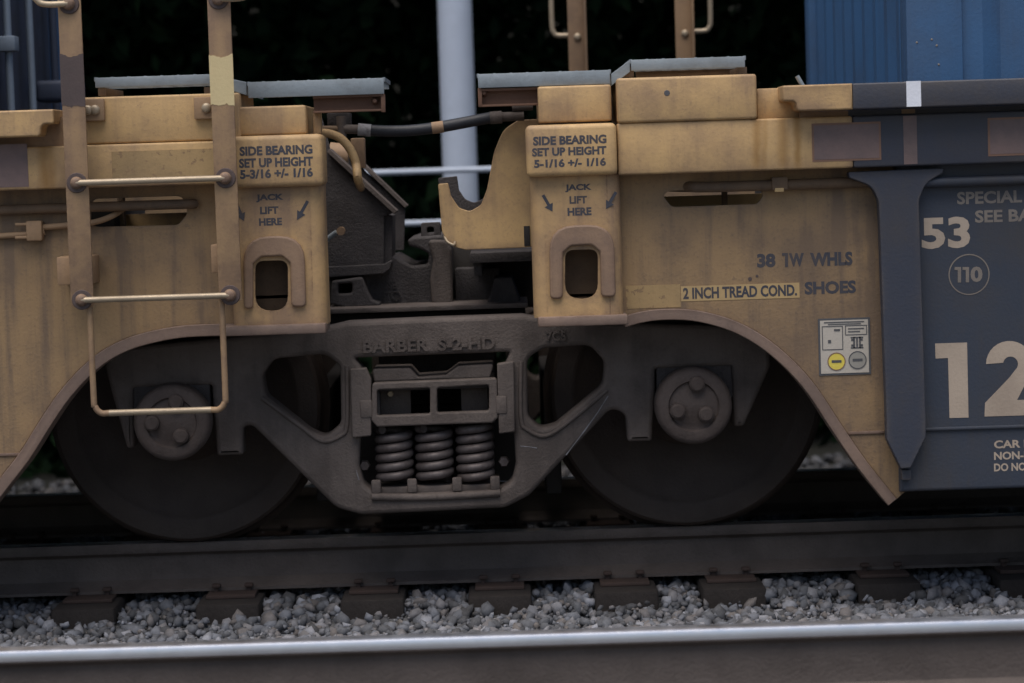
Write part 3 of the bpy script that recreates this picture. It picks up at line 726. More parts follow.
for z in rungz:
    part('rung', tube([(Xc0, YL - .02, z), (Xc1, YL - .02, z)], .0104, 12), M['worn'], lad)
    for xc in (Xc0, Xc1):
        part('washer', wash_me, M['brown'], lad, at=(xc, YL, z)); part('rung_bolt', bolt_me, M['tan_mid'], lad, at=(xc, YL - .012, z))
zg = W(68, 4, YL)[1]
for xc, s in ((Xc0, -1), (Xc1, 1)):
    part('grab_iron', tube(smooth_line([(xc + s * .0, YL - .02, zg), (xc + s * .07, YL - .02, zg), (xc + s * .10, YL - .02, zg + .012), (xc + s * .115, YL - .02, zg + .05), (xc + s * .117, YL - .02, zg + .2), (xc + s * .115, YL - .02, zg + .40), (xc + s * .10, YL - .02, zg + .44), (xc, YL - .02, zg + .45)], 5), .011, 10), M['worn'], lad)
    part('washer', wash_me, M['brown'], lad, at=(xc, YL, zg)); part('rung_bolt', bolt_me, M['tan_mid'], lad, at=(xc, YL - .012, zg))
# stirrup step
zt2 = Z0 + .03; xs0, xs1 = W(91, 355, YL)[0], W(223, 350, YL)[0]; zst = W(158, 412, YL)[1]
st = [(xs0, YL + .018, zt2), (xs0, YL + .018, zst + .06), (xs0 + .004, YL + .018, zst + .022), (xs0 + .026, YL + .018, zst), (xs0 + .07, YL + .018, zst), (xs1 - .07, YL + .018, zst), (xs1 - .026, YL + .018, zst), (xs1 - .004, YL + .018, zst + .022), (xs1, YL + .018, zst + .06), (xs1, YL + .018, zt2)]
part('stirrup_step', tube(smooth_line(st, 5), .0105, 10), M['tan_stile'], LC)
part('step_tread', tube([(xs0 + .05, YL + .018, zst), (xs1 - .05, YL + .018, zst)], .0113, 10), M['worn'], LC)
# ladder brackets
for px, py in ((94, 110), (205.5, 108)):
    X0, X1, Z0, Z1 = R(px - 11, py - 11, px + 11, py + 11, -1.50)
    b_ = part('ladder_bracket', box(X0, X1, -1.52, -1.491, Z0, Z1, .004), M['tan_dirty'], LC)
    part('bracket_arm', box(X0 + (.0 if px < 150 else .03), X1 - (.03 if px < 150 else 0), -1.565, -1.521, Z0 + .01, Z1 - .01, .004), M['tan_dirty'], b_).location.x += (-.035 if px < 150 else .035)
    for k in ((-7, 0) if px < 150 else (0,)):
        part('bracket_bolt', small_bolt, M['worn'], b_, at=(W(px + k + 1, py, -1.52)[0], -1.52, W(px, py, -1.52)[1]))
for px, py, w_ in ((77, 270, 17), (222, 258, 9)):
    X0, X1, Z0, Z1 = R(px - w_, py - 14, px + w_, py + 14, -1.5)
    part('ladder_bracket', box(X0, X1, -1.56, -1.381, Z0, Z1, .004), M['tan_dirty'], LC)
# pipes on the left wall
part('train_line_pipe', tube(smooth_line([(-4.2, -1.41, W(0, 210, -1.41)[1]), (W(20, 208, -1.41)[0], -1.41, W(0, 210, -1.41)[1]), (W(180, 205, -1.41)[0], -1.41, W(0, 210, -1.41)[1]), (W(187, 205, -1.41)[0], -1.37, W(0, 210, -1.41)[1]), (W(200, 205, -1.41)[0], -1.2, W(0, 210, -1.41)[1])], 5), .017, 12), M['tan_dark'], LC)
cz_ = lambda px, py: (W(px, py, -1.40)[0], -1.40, W(px, py, -1.40)[1])
cd_ = part('conduit', tube(smooth_line([(-3.2, -1.40, W(0, 240, -1.4)[1] - .02), cz_(0, 236), cz_(30, 229), cz_(70, 225), cz_(95, 222), cz_(112, 216), (W(124, 208, -1.36)[0], -1.34, W(124, 208, -1.36)[1])], 6), .0105, 10), M['tan_dirty'], LC)
part('conduit_clamp', box(cz_(17, 0)[0], cz_(33, 0)[0], -1.43, -1.381, W(25, 241, -1.4)[1], W(25, 221, -1.4)[1], .006), M['tan_dirty'], cd_)
for py in (224, 237):
    p = cz_(34, py); part('clamp_bolt', tube([(p[0] - .06, -1.42, p[2]), (p[0] + .02, -1.42, p[2])], .006, 8), M['tan_dirty'], cd_)
# interior of the end frame
part('inner_web', box(W(80, 210, -1.05)[0], W(200, 210, -1.05)[0], -1.05, -1.03, W(140, 300, -1.05)[1], W(140, 214, -1.05)[1], 0), M['tan'], LC)
part('inner_stiffener', pbox(118, 196, 124, 240, -1.2, .05, .002), M['tan_dark'], LC)
part('shear_plate', box(XL, W(300, 330, -1.2)[0], -1.36, 1.36, W(150, 300, -1.2)[1], W(150, 297, -1.2)[1], 0), M['under'], LC)
part('end_cross_member', box(XL, W(326, 240, -1.2)[0] - .02, -1.30, -.55, W(250, 296, -1.2)[1], W(250, 200, -1.2)[1], .01), M['under'], LC).location.x -= .7
# end sill webs and connector housing
Yk = -.72
ew = part('end_web', plate([(322, 118, 0), (332, 156, 0), (394, 213, 2), (384, 216, 0), (384, 266, 0), (322, 270, 0)], Yk, .02, .002), M['cast2'], LC)
def strap(p0, p1, y, wdt, th, parent, m_, nm='web_flange'):
    a_, b_ = Vector(W(*p0, y)), Vector(W(*p1, y)); t_ = (b_ - a_).normalized(); n_ = Vector((-t_.y, t_.x))
    if n_.y < 0: n_ = -n_
    return part(nm, prism([tuple(a_), tuple(b_), tuple(b_ + n_ * th), tuple(a_ + n_ * th)], [], y - .01, wdt, .002), m_, parent)
strap((327, 152), (394, 214), Yk - .03, .14, .016, ew, M['cast'])
ew2 = part('end_web', plate([(340, 150, 0), (364, 170, 0), (405, 209, 2), (404, 250, 0), (340, 255, 0)], -.3, .02, .002), M['cast2'], LC)
strap((345, 150), (405, 208), -.32, .12, .014, ew2, M['cast'])
part('end_web_edge', plate([(384, 214), (392, 216), (392, 262), (384, 264)], Yk + .03, .3, .002), M['cast2'], LC)
part('connector_shelf', plate([(322, 267, 2), (384, 264, 3), (393, 259, 3), (390, 269, 2), (383, 274, 2), (322, 278, 2)], Yk - .03, .5, .004), M['cast2'], LC)
part('grease_fitting', tube([(W(326, 240, -.74)[0], -.76, W(326, 240, -.74)[1]), (W(337, 232, -.76)[0], -.78, W(337, 232, -.76)[1])], .01, 8), M['galv'], LC)
part('grease_fitting', lathe([(0, -.02), (.016, -.02), (.016, .02), (0, .02)], 10), M['tan_dirty'], LC, at=(W(341, 231, -.78)[0], -.78, W(341, 231, -.78)[1]))
cc = part('connector_casting', plate([(332, 281, 2), (362, 277, 4), (368, 292, 4), (372, 300, 3), (380, 303, 2), (380, 307, 2), (345, 308, 2), (330, 304, 2)], -.78, .4, .008, 0, [[(338, 284, 3), (352, 283, 3), (352, 293, 3), (338, 294, 3)]], 0), M['cast2'], LC)
cb = part('connector_casting', plate([(362, 268, 3), (394, 256, 6), (412, 266, 8), (428, 264, 4), (429, 254, 4), (420, 249, 6), (409, 246, 3), (407, 240, 4), (416, 237, 4), (442, 235, 6), (452, 246, 10), (453, 306, 2), (362, 308, 2)], -.66, .5, .01), M['cast2'], LC)
part('casting_rib', plate([(428, 240, 4), (446, 240, 8), (452, 250, 8), (453, 304, 2), (432, 305, 6), (430, 280, 10), (433, 260, 6)], -.70, .05, .01), M['cast'], cb)
part('connector_lug', plate([(421, 223, 2), (440, 222, 2), (441, 238, 0), (421, 239, 0)], -.62, .05, .003, 0, [[(427, 227, 3), (434, 227, 3), (434, 234, 3), (427, 234, 3)]], 0), M['cast2'], LC)
words('PRESSB', R(371, 281, 397, 289, -.66), -.66, M['cast2'], cb, .02, .006, 'cast_lettering')
words('CAST', R(372, 292, 391, 299.5, -.66), -.66, M['cast2'], cb, .02, .006, 'cast_lettering')
x, z = W(396, 296, -.66); part('cast_ring', lathe([(.014, -.006), (.019, -.006), (.019, .002), (.014, .002)], 20), M['cast2'], cb, at=(x, -.66, z))
part('dark_backing', pbox(322, 272, 380, 308, -.5, .5, .01), M['under'], LC)  # dark box added so the lit far side does not show through
# tan loop of conduit and fittings at the top
part('conduit', tube(smooth_line([(*W(316, 133, -1.3)[:1], -1.3, W(316, 133, -1.3)[1])] + [(W(a_, b_, -1.28)[0], -1.28, W(a_, b_, -1.28)[1]) for a_, b_ in ((328, 133.5), (340, 138), (350, 149), (356, 164), (358, 180))] + [(W(359, 188, -.9)[0], -.78, W(359, 188, -.9)[1])], 6), .0152, 12), M['tan'], LC)
part('pipe_bracket', pbox(327, 113, 351, 127, -1.15, .06, .004), M['cast2'], LC)
part('pipe_bracket', pbox(351, 138, 365, 168, -1.0, .05, .004), M['tan_dirty'], LC)
part('pipe_stub', tube([(W(318, 130, -1.2)[0], -1.2, W(318, 129, -1.2)[1]), (W(345, 130, -1.2)[0], -1.2, W(345, 129, -1.2)[1])], .012, 10), M['tan_dark'], LC)
part('cylinder', tube([(W(322, 155, -.9)[0], -.9, W(322, 154, -.9)[1]), (W(342, 158, -.9)[0], -.9, W(342, 156, -.9)[1])], .045, 16), M['tan_dirty'], LC).location.y += .4
part('post_tan', pbox(313, 112, 321, 134, -1.4, .05, .003), M['tan'], LC).name = 'bracket_leg'

# ---- right car
RC = thing('well_car', (2.5, 0, .2), 'tan and dark blue well car numbered 12, right of the truck', 'railcar')
XR = 4.4
arch_r = [(622, 317), (640, 312), (665, 309), (700, 311), (740, 323), (777, 346), (812, 381), (843, 427), (868, 463), (897, 499)]
archP = [W(a, b, YW) for a, b in smooth_line(arch_r, 6)]
ztop = W(760, 168, YW)[1]
slot = fillet(PP([(663, 196, 6), (668, 191, 5), (760, 188, 6), (763, 196, 6), (757, 204, 6), (672, 207, 8)], YW), .02)
xg = W(907, 350, YW)[0]
x_e, z_e = W(906, 491, YW)
loop = archP + [(x_e, z_e), (xg, W(907, 350, YW)[1]), (xg, ztop), (archP[0][0], ztop)]
wallR = part('side_wall', prism(loop, [slot], YW, .012, .002), M['tan_wall'], RC)
arch_flange(arch_r, YW - .02, YW + .12, 11, -1, RC)
part('side_wall', box(0.36, XR, 1.36, 1.372, zb0 + .35, ztop, 0), M['tan_wall'], RC)
part('wall_seam', box(W(848, 432, YW)[0], W(884, 431, YW)[0], YW - .006, YW + .001, W(866, 434, YW)[1], W(866, 431, YW)[1], .002), M['flange'], RC)
# lettering on the wall
def one(x0, y0, x1, y1, Y, m_, parent):
    w_ = x1 - x0; st_ = w_ * .5
    return part('lettering', prism([W(a_, b_, Y) for a_, b_ in ((x0, y0), (x1, y0), (x1, y1), (x1 - st_, y1), (x1 - st_, y0 + (y1 - y0) * .19), (x0, y0 + (y1 - y0) * .19))], [], Y - .0012, .0016), m_, parent)
ptext('38', 757, 253.5, 775.5, 267.5, YW, M['stencil'], wallR, .05); one(782, 253, 788, 267, YW, M['stencil'], wallR)
ptext('W', 789, 253, 804, 266.5, YW, M['stencil'], wallR, .05); ptext('WHLS', 810, 252, 852.5, 266, YW, M['stencil'], wallR, .05)
ptext('SHOES', 804.5, 281, 856, 294, YW, M['stencil'], wallR, .045)
patch(681, 284.5, 799.5, 299.5, YW, M['tan_bright'], wallR)
patch(626, 285, 680.5, 308, YW, M['tan_patch'], wallR)
ptext('2 INCH TREAD COND.', 683, 286, 797, 297.5, YW - .0016, M['stencil'], wallR, .035)
for px, py, r_ in ((750, 279, .007), (757, 276, .005)):
    part('paint_chip', lathe([(0, -.001), (r_, -.001), (r_, .001), (0, .001)], 9), M['brown'], wallR, at=(W(px, py, YW)[0], YW - .0005, W(px, py, YW)[1]))
# inspection placard
pl = part('inspection_placard', pbox(818.5, 318, 870.5, 375, YW - .003, .003, 0), M['ink'], RC)
Yp = YW - .0045
patch(820.5, 320, 868.5, 373, YW - .003, M['decal'], pl, 'placard_sheet')
def pframe(x0, y0, x1, y1):
    X0, X1, Z0, Z1 = R(x0, y0, x1, y1, Yp); q = .0028
    part('printed_frame', prism([(X0, Z0), (X1, Z0), (X1, Z1), (X0, Z1)], [[(X0 + q, Z0 + q), (X1 - q, Z0 + q), (X1 - q, Z1 - q), (X0 + q, Z1 - q)]], Yp - .001, .0014), M['ink'], pl)
pframe(822, 326, 843, 350); pframe(845, 325, 867, 335)
for px, py, k in ((836.5, 361.5, 'yellow'), (857.5, 360, 'grey')):
    x, z = W(px, py, Yp)
    d_ = part('printed_disc', lathe([(0, -.0012), (.030, -.0012), (.030, .0008), (0, .0008)], 28), M[k], pl, at=(x, Yp, z))
    part('printed_ring', lathe([(.028, -.0020), (.0312, -.0020), (.0312, 0), (.028, 0)], 28), M['orange' if k == 'yellow' else 'ink'], d_, at=(x, Yp, z))
    part('printed_mark', box(x - .017, x + .017, Yp - .0022, Yp - .0012, z - .004, z + .005, 0), M['ink'], d_, at=(0, 0, 0))
x, z = W(857, 342.5, Yp)
for a_, b_, c_, d_ in ((-.022, .022, .016, .020), (-.022, .022, -.020, -.016), (-.013, -.007, -.02, .02), (.007, .013, -.02, .02), (-.003, .003, -.016, .016), (-.02, -.012, -.014, -.006), (.012, .02, -.014, -.006), (-.02, -.012, .006, .014), (.012, .02, .006, .014)):
    part('printed_mark', box(x + a_, x + b_, Yp - .0012, Yp + .0005, z + c_, z + d_, 0), M['ink'], pl)
for a_, b_, c_, d_ in ((824, 321.5, 864, 322.5), (828, 323.6, 861, 324.4), (828, 340, 831, 343), (834, 329, 840, 331), (848, 328, 864, 329), (848, 331, 860, 332)):
    patch(a_, b_, c_, d_, Yp, M['ink'], pl, 'printed_mark')
# top boxes
part('end_box', pbox(538, 85.5, 611.5, 122, -1.47, .45, .008, 3), M['tan'], RC)
bx_ = part('end_box', pbox(617, 76, 757, 121, -1.51, .5, .010, 3), M['tan'], RC)
x, z = W(667, 93, -1.51)
part('drain_hole', lathe([(0, -.0015), (.009, -.0015), (.011, .001), (0, .001)], 12), M['ink'], bx_, at=(x, -1.51, z))
part('end_box', pbox(757, 88, 800, 119, -1.44, .3, .006, 2), M['tan'], RC)
grating(RC, 478, 610, 72, 86, -1.45)
grating(RC, 631, 745, 58, 69, -1.45)
x0, z0 = W(611, 74, -1.44); x1, z1 = W(631, 60, -1.44)
part('walkway_ramp', prism([(x0, z0), (x1 - .004, z1), (x1 - .004, z1 - .04), (x0, z0 - .04)], [], -1.44, .6, .002), M['galv'], RC)
part('walkway_bracket', pbox(622, 66, 634, 77, -1.43, .4, .002), M['tan_dark'], RC); part('walkway_bracket', pbox(738, 67, 747, 76, -1.43, .4, .002), M['tan_dark'], RC)
part('walkway_bracket', pbox(636, 70, 740, 76, -1.1, .03, .002), M['tan_dark'], RC)
ch = channel(RC, 478, 540, 88, 106, -1.44)
part('end_plate', pbox(478, 88, 482, 106, -1.441, .04, .001), M['rust'], ch)
part('clip', lathe([(0, -.02), (.006, -.02), (.014, 0), (0, 0)], 8), M['rust'], ch, at=(W(484, 93, -1.42)[0], -1.415, W(484, 93, -1.42)[1]))
sb = side_bearing(RC, 526, 617, 124, 176, [('SIDE BEARING', (533, 135.5, 606.5, 144.5)), ('SET UP HEIGHT', (532, 147, 606.5, 155.5)), ('5-1/16 +/- 1/16', (534, 158.5, 606, 167))])
jp = jack_post(RC, 530, 620, 175, 317, 538, 628, 316, 326, (549, 226, 614, 299), (565, 250, 598, 299), [(543, 195, 552.5, 211.5), (616, 192, 606, 209)])
ptext('JACK', 565, 184, 591.5, 192, YJ, M['stencil'], jp, .045); ptext('LIFT', 569.5, 196, 587, 203.6, YJ, M['stencil'], jp, .045); ptext('HERE', 567.5, 207.5, 591.5, 215.5, YJ, M['stencil'], jp, .045)
# sill: tan part then blue part
X0, X1, Z0s, Z1s = R(690, 121, 690, 173, YSL)
Xb = W(853, 145, YSL)[0]; Xa = W(617.5, 145, YSL)[0]
def sz_(px, k): return Z0s if k else Z1s
dr = []
for px, wd, k in ((757, .018, .8), (783, .02, .7), (797, .014, .9), (765, .01, .5)):
    dr.append((W(px, 145, YSL)[0] - 2.5, wd * 1.5, Z1s - .2 + .005, Z0s - .2 - .02, k))
M['tan_drip'] = mat('tan_paint_with_rust_runs', TAN, TAND, .6, .55, streak=.7, edge=(.10, .052, .028), chips=(.12, .065, .035), chip_amt=-.008, drips=dr)
part('side_sill', box(Xa, Xb, YSL, YSL + .14, Z0s, Z1s, .008, 3), M['tan_drip'], RC)
part('side_sill', box(Xb + .0005, XR, YSL, YSL + .14, Z0s, Z1s, .008, 3), M['blue'], RC, label='dark blue painted length of side sill')
zl1, zl0 = W(818, 84.5, -1.59)[1], W(818, 110.5, -1.59)[1]
Xl = W(783, 97, -1.59)[0]; Xlb = W(852.5, 97, -1.59)[0]
zm = W(790, 101, -1.59)[1]; xm = W(797, 105, -1.59)[0]
part('top_lip', prism(fillet([(Xl, zm, .01), (Xl, zl1, .006), (Xlb, zl1, 0), (Xlb, zl0, 0), (xm, zl0, .015), (xm - .003, zm, .02)], 0), [], -1.59, .19, .006), M['tan'], RC)
part('top_lip', box(Xlb + .0005, XR, -1.59, -1.40, zl0, zl1, .006, 3), M['blue'], RC, label='dark blue painted length of top lip')
part('sill_web', box(W(800, 118, -1.47)[0], Xlb, -1.47, -1.40, Z1s + .0005, zl0 - .001, 0), M['tan_dirty'], RC)
part('sill_web', box(Xlb + .0005, XR, -1.47, -1.40, Z1s + .0005, zl0 - .001, 0), M['blue'], RC)
part('latch_pin', tube([(W(797, 76, -1.3)[0], -1.3, W(797, 76, -1.3)[1]), (W(804, 88, -1.3)[0], -1.3, W(804, 88, -1.3)[1])], .008, 8), M['galv'], RC)
xw0, xw1 = W(906.5, 97, -1.59)[0], W(921, 97, -1.59)[0]
part('painted_stripe', box(xw0, xw1, -1.5915, -1.5, zl0 + .003, zl1 + .0012, 0), M['white'], RC)
xw0, xw1 = W(903.5, 140, YSL)[0], W(917, 140, YSL)[0]
part('painted_stripe', box(xw0, xw1, YSL - .0015, YSL + .01, Z0s + .006, Z1s - .006, 0), M['mauve'], RC)
part('painted_stripe', box(xw0, xw1, -1.4715, -1.465, Z1s + .002, zl0 - .003, 0), M['tan_dirty'], RC)
def reflector(xa, xb):
    X0, X1 = W(xa, 145, YSL)[0], W(xb, 145, YSL)[0]; za, zb_ = Z0s + .024, Z1s - .022
    r_ = part('reflector_sheet', box(X0, X1, YSL - .0015, YSL + .001, za, zb_, 0), M['orange'], RC)
    part('sheet_face', box(X0 + .007, X1 - .007, YSL - .0028, YSL - .001, za + .007, zb_ - .007, 0), M['mauve'], r_)
reflector(812, 881); reflector(988, 1060)
# blue well side, ledge and gusset
YG = -1.42
bp = part('well_side', None or prism([(W(900, 470, YG)[0], W(905, 492, YG)[1]), (XR, W(905, 492, YG)[1]), (XR, ztop + .02), (W(899, 300, YG)[0], ztop + .02)], [], YG, .05, .012), M['blue_well'], RC)
zq = W(965, 428, YG)[1]
part('side_ledge', box(W(924, 428, YG)[0], XR, YG - .010, YG + .002, zq - .006, zq + .006, .004), M['blue_well'], bp)
part('gusset', plate([(848, 172, 2), (944, 168, 2), (943, 173, 2), (926, 183, 22), (919, 200, 20), (926, 420, 4), (926, 437, 6), (911, 468, 2), (901, 469, 2), (887, 440, 6), (886, 400, 4), (879, 202, 20), (872, 186, 22), (850, 178, 3)], -1.475, .055, .004), M['blue'], RC)
part('gusset_foot', pbox(902, 470, 911, 480, -1.45, .04, .002), M['blue'], RC)
part('lower_pipe', tube([(W(925, 182, -1.45)[0], -1.46, W(970, 181, -1.45)[1]), (XR, -1.46, W(970, 181, -1.45)[1])], .018, 12), M['blue_well'], RC).location.y += .012
ptext('53', 921.5, 217, 970, 248.5, YG, M['cream'], bp, .035)
ptext('SPECIAL', 957, 191, 1022, 203.5, YG, M['tanletter'], bp, .03)
ptext('SEE BA', 975, 209.5, 1032, 222, YG, M['tanletter'], bp, .03)
x, z = W(969, 274.5, YG)
part('painted_ring', lathe([(.0665, -.0015), (.0705, -.0015), (.0705, .001), (.0665, .001)], 48), M['tanletter'], bp, at=(x, YG, z))
one(954.5, 267, 961, 282.5, YG, M['tanletter'], bp); one(962.5, 267, 969, 282.3, YG, M['tanletter'], bp); ptext('0', 970.5, 266.5, 982.5, 282, YG, M['tanletter'], bp, .04)
# the big 1 and 2 as flat painted shapes
def glyph(pts, m_):
    return part('lettering', prism([W(a_, b_, YG) for a_, b_ in pts], [], YG - .0012, .0016), m_, bp)
glyph([(935, 343.5), (967, 342.5), (968.5, 417.5), (949.5, 418), (948, 358), (935.5, 358.5)], M['cream'])
two = []
c2, R2 = (1009.5, 364), 23.5
for k in range(0, 19): a_ = math.radians(180 + 215 * k / 18); two.append((c2[0] + R2 * math.cos(a_), c2[1] + R2 * math.sin(a_) * .98))
two += [(1017, 400), (1034, 399.5), (1034, 415), (984.5, 416.5), (985, 403), (1009, 378)]
for k in range(0, 13): a_ = math.radians(30 - 200 * k / 12); two.append((c2[0] + 7.5 * math.cos(a_) + 1, c2[1] + 7.5 * math.sin(a_)))
glyph(two, M['cream'])
for s_, y_ in (('CAR I', 440), ('NON-I', 451.5), ('DO NO', 463)):
    ptext(s_, 994, y_, 1026, y_ + 8, YG, M['cream'], bp, .03)
# pipe under the sill
zp = W(775, 185, -1.41)[1]
pp_ = part('train_line_pipe', tube(smooth_line([(W(672, 186, -1.33)[0], -1.2, zp + .004), (W(690, 185, -1.40)[0], -1.385, zp + .003), (W(720, 185, -1.41)[0], -1.41, zp), (W(880, 185, -1.41)[0], -1.41, zp)], 6), .0185, 12), M['tan_dark'], RC)
part('pipe_clamp', pbox(772, 177, 788, 190, -1.44, .05, .004), M['tan_dark'], pp_)
part('clamp_tab', pbox(775, 188, 784, 192, -1.445, .03, .002), M['tan_bright'], pp_)
part('inner_web', box(W(640, 210, -1.05)[0], W(790, 210, -1.05)[0], -1.05, -1.03, W(715, 290, -1.05)[1], W(715, 195, -1.05)[1], 0), M['tan_bright'], RC)
part('inner_stiffener', pbox(723, 186, 728, 240, -1.2, .05, .002), M['tan_dark'], RC)
part('shear_plate', box(W(560, 330, -1.2)[0], XR, -1.36, 1.36, W(720, 290, -1.2)[1], W(720, 287, -1.2)[1], 0), M['under'], RC)
part('end_cross_member', box(W(560, 240, -1.2)[0] + .75, XR, -1.30, -.55, W(600, 286, -1.2)[1], W(600, 195, -1.2)[1], .01), M['under'], RC)
# cradle plate
crd = [(438, 184, 2), (448, 183, 1), (451, 196, 6), (459, 208, 8), (470, 211.5, 8), (481, 205, 8), (487, 189, 10), (494, 152, 30), (503, 130, 25), (518, 120, 14), (540, 119, 0), (540, 246, 0), (519, 248, 8), (466, 250, 12), (450, 246, 14), (442, 232, 10)]
part('cradle_plate', plate(crd, -1.16, .02, .003), M['tan'], RC)
crd2 = [(438, 178, 2), (457, 176, 1), (459, 190, 6), (465, 199, 8), (474, 203, 8), (487, 197, 8), (496, 172, 10), (512, 130, 20), (540, 122, 0), (540, 238, 0), (446, 240, 0)]
part('cradle_plate', plate(crd2, -.80, .02, .003), M['cast2'], RC)
x, z = W(449, 241, -1.1); part('cotter', tube(smooth_line([(x - .015, -1.15, z + .02), (x - .004, -1.17, z), (x + .018, -1.18, z - .012), (x + .022, -1.16, z - .002)], 4), .005, 8), M['worn'], RC)
part('connector_ledge', pbox(470, 252, 540, 262, -1.0, .5, .004), M['cast2'], RC)
part('connector_ledge', pbox(474, 262, 482, 276, -.9, .3, .004), M['cast2'], RC)
part('connector_ledge', pbox(455, 268, 500, 306, -.62, .4, .008), M['cast2'], RC)
part('connector_foot', plate([(494, 278, 3), (512, 277, 3), (520, 300, 4), (522, 306, 2), (484, 308, 2), (490, 298, 4)], -.80, .3, .006), M['cast2'], RC)
part('slot_shade_strip', pbox(524, 226, 530, 246, -1.165, .01, .001), M['under'], RC)  # dark strip laid on the plate, imitating the shaded slot
part('dark_backing', pbox(450, 244, 560, 308, -.5, .5, .01), M['under'], RC)  # added dark filler hiding the bright background behind the connector
# far-side ladder of the right car
YQ = 1.55
fl = None
z0 = W(630, 100, YQ)[1]; z1 = W(630, -130, YQ)[1]; zb_ = W(630, 33, YQ)[1]
for px, s in ((577.5, -1), (685, 1)):
    xc = W(px, 35, YQ)[0]; h_ = .043
    me_ = box(xc - h_, xc + h_, YQ, YQ + .012, z0, z1, .003)
    if fl is None: fl = part('ladder', me_, M['tan_dirty'], RC)
    else: part('stile', me_, M['tan_dirty'], fl)
    part('stile_flange', box(xc + h_ - .012, xc + h_ - .002, YQ - .04, YQ - .001, z0, z1, .002), M['tan_dirty'], fl)
    xe = W(552 if s < 0 else 711, 20, YQ)[0]; dx = (xe - xc)
    part('grab_iron', tube(smooth_line([(xc, YQ + .03, zb_), (xc + dx * .75, YQ + .03, zb_), (xc + dx * .94, YQ + .03, zb_ + .016), (xe, YQ + .03, zb_ + .06), (xe, YQ + .03, zb_ + .3), (xe, YQ + .03, zb_ + .6)], 5), .0125, 10), M['worn'], fl)
    part('rung_bolt', small_bolt, M['brown'], fl, at=(xc, YQ - .001, zb_ - .01))
for k in (1, 2):
    part('rung', tube([(W(577.5, 35, YQ)[0], YQ + .02, zb_ + .1 + .38 * k), (W(685, 35, YQ)[0], YQ + .02, zb_ + .1 + .38 * k)], .012, 8), M['worn'], fl)

# ---- air hose between the cars
H = lambda px, py, y=-1.2: (W(px, py, y)[0], y, W(px, py, y)[1])
HO = thing('air_hose', H(430, 128), 'black rubber air hose sagging between the two cars', 'hose')
part('hose_body', tube(smooth_line([H(366, 130), H(385, 131), H(410, 130.5), H(440, 127), H(470, 121.5), H(492, 117.5), H(500, 117)], 6), .0205, 14), M['rubber'], HO)
part('hose_clamp', tube([H(358, 129.5), H(371, 130.5)], .0225, 14), M['scuff'], HO)
part('hose_nipple', tube([H(340, 129), H(360, 129.5)], .0165, 12), M['cast'], HO)
part('hose_clamp', tube([H(490, 118), H(502, 117)], .0225, 14), M['cast'], HO)
part('hose_nipple', tube([H(500, 117), H(524, 116)], .0165, 12), M['cast'], HO)
part('coupling', tube([H(341, 116), H(342, 141)], .017, 12), M['cast'], HO)
part('coupling', tube([H(512, 108), H(533, 107)], .012, 10), M['cast'], HO)
part('hose_band', tube([H(432, 128.2), H(443.5, 126.6)], .0212, 14), M['tan_dirty'], HO)

# ------------------------------------------------------------------ containers
# right: bright blue domestic container standing in the well
xn = W(905, 40, -1.29)[0] - .022; zc0, zc1 = .35, 3.1
CR = thing('shipping_container', (xn + 1.5, 0, zc0), 'bright blue corrugated container standing in the right car', 'container')
def corr(p0, p1, nrm, pitch, depth, z0, z1, root, name, m_):
    """trapezoid corrugation from p0 to p1 (XY), recessed opposite to nrm"""
    p0, p1 = Vector((*p0, 0)), Vector((*p1, 0)); L_ = (p1 - p0).length; t = (p1 - p0) / L_; n = Vector((*nrm, 0))
    pts = []; k = 0; N_ = max(1, round(L_ / pitch)); q = L_ / N_
    for k in range(N_):
        for u, d_ in ((0, 0), (.26, 0), (.5, depth), (.76, depth)): pts.append(p0 + t * (k + u) * q - n * d_)
    pts.append(p1)
    bm = bmesh.new(); A = [bm.verts.new((p.x, p.y, z0)) for p in pts]; B = [bm.verts.new((p.x, p.y, z1)) for p in pts]
    for k in range(len(pts) - 1): bm.faces.new((A[k], A[k + 1], B[k + 1], B[k]))
    return part(name, fin(bm, 20), m_, root)
pw = W(955, 40, -1.29)[0] - xn
part('corner_post', box(xn, xn + pw, -1.292, -1.17, zc0, zc1, .006), M['cont_blue'], CR)
part('corner_post', box(xn, xn + .14, 1.17, 1.292, zc0, zc1, .006), M['cont_blue'], CR)
corr((xn + pw - .001, -1.272), (XR, -1.272), (0, -1), .27, .034, zc0, zc1, CR, 'side_panel', M['cont_blue'])
corr((xn + .03, 1.17), (xn + .03, -1.17), (-1, 0), .26, .03, zc0, zc1, CR, 'end_panel', M['cont_blue'])
part('side_panel', box(xn + .14, XR, 1.255, 1.27, zc0, zc1, 0), M['cont_blue'], CR)
part('roof', box(xn, XR, -1.29, 1.29, zc1, zc1 + .04, .004), M['cont_blue'], CR)
part('floor', box(xn + .05, XR, -1.23, 1.23, zc0, zc0 + .12, 0), M['cont_blue'], CR)
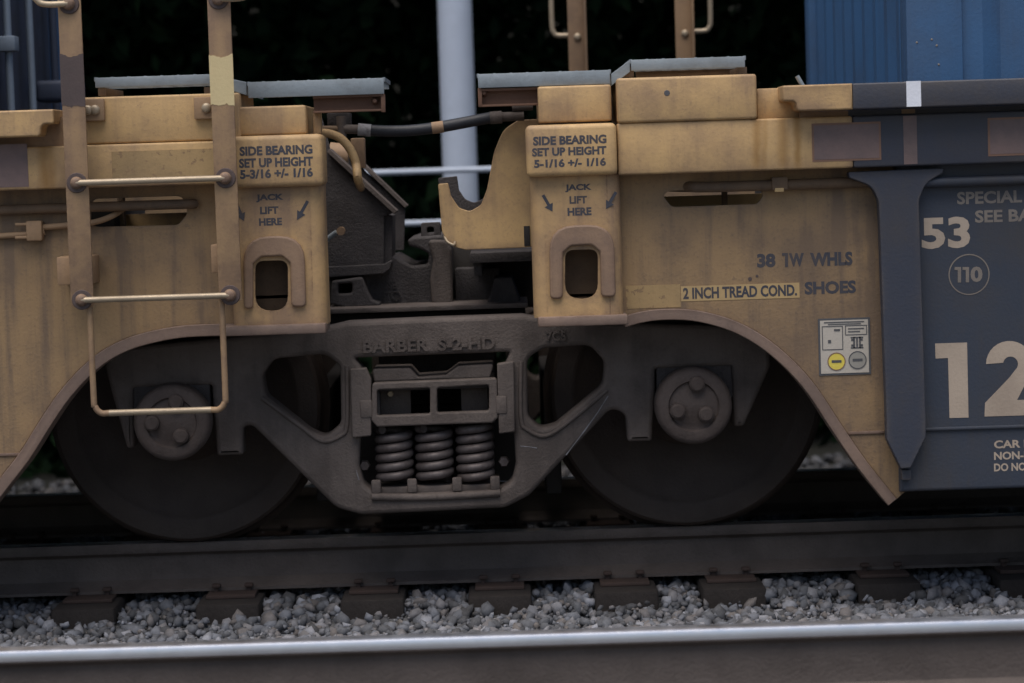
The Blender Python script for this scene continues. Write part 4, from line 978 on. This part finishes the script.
for px, py in ((909, 43), (929, 46), (924, 40), (931, 65)):
    x, z = W(px, py, -1.2925); part('rivet', lathe([(0, -.002), (.003, -.0015), (.004, 0), (0, 0)], 8), M['tanletter'], CR, at=(max(x, xn + .01), -1.2925, z))
CR.rotation_euler.z = math.radians(1.0)
# left: navy container with its door end towards the gap
xd = W(61, 50, 1.27)[0]
CL = thing('shipping_container', (xd - 1.5, 0, zc0), 'dark navy container with door lock rods, at the left edge', 'container')
part('side_panel', box(-4.2, xd - .16, -1.27, -1.255, zc0, zc1, 0), M['cont_navy'], CL)
part('side_panel', box(-4.2, xd - .16, 1.255, 1.27, zc0, zc1, 0), M['cont_navy'], CL)
part('roof', box(-4.2, xd, -1.29, 1.29, zc1, zc1 + .04, .004), M['cont_navy'], CL)
part('floor', box(-4.2, xd - .05, -1.23, 1.23, zc0, zc0 + .12, 0), M['cont_navy'], CL)
for s in (-1, 1):
    part('corner_post', box(xd - .16, xd, min(s * 1.29, s * 1.16), max(s * 1.29, s * 1.16), zc0, zc1, .006), M['cont_blue'], CL)
    part('door', box(xd - .09, xd - .03, min(s * 1.155, s * .006), max(s * 1.155, s * .006), zc0 + .12, zc1 - .06, .008), M['cont_navy'], CL)
zrod0, zrod1 = zc0 + .1, zc1 - .08
for px in (8.5, 30.5):
    y = WX(px, 50, xd + .02)[0]
    r_ = part('lock_rod', tube([(xd + .02, y, zrod0), (xd + .02, y, zrod1)], .0155, 12), M['rod'], CL)
    zb1 = WX(px, 44, xd + .02)[1]
    for zz in ((zb1,) if px < 20 else ()) + (zb1 + .7, zb1 - .85):
        part('rod_bracket', box(xd - .029, xd + .055, y - .045, y + .045, zz - .03, zz + .03, .006), M['rod'], r_)
for y in (WX(54, 50, xd + .02)[0], -1.0):
    part('lock_rod', tube([(xd + .02, y, zrod0), (xd + .02, y, zrod1)], .018, 10), M['cont_navy'], CL)
# blue twist-lock fitting beside the left stile
x, z = W(56, 90, .6)
CN = part('corner_casting', box(x - .08, x + .1, .55, .75, z - .05, z + .04, .02, 3), M['cont_navy'], LC)
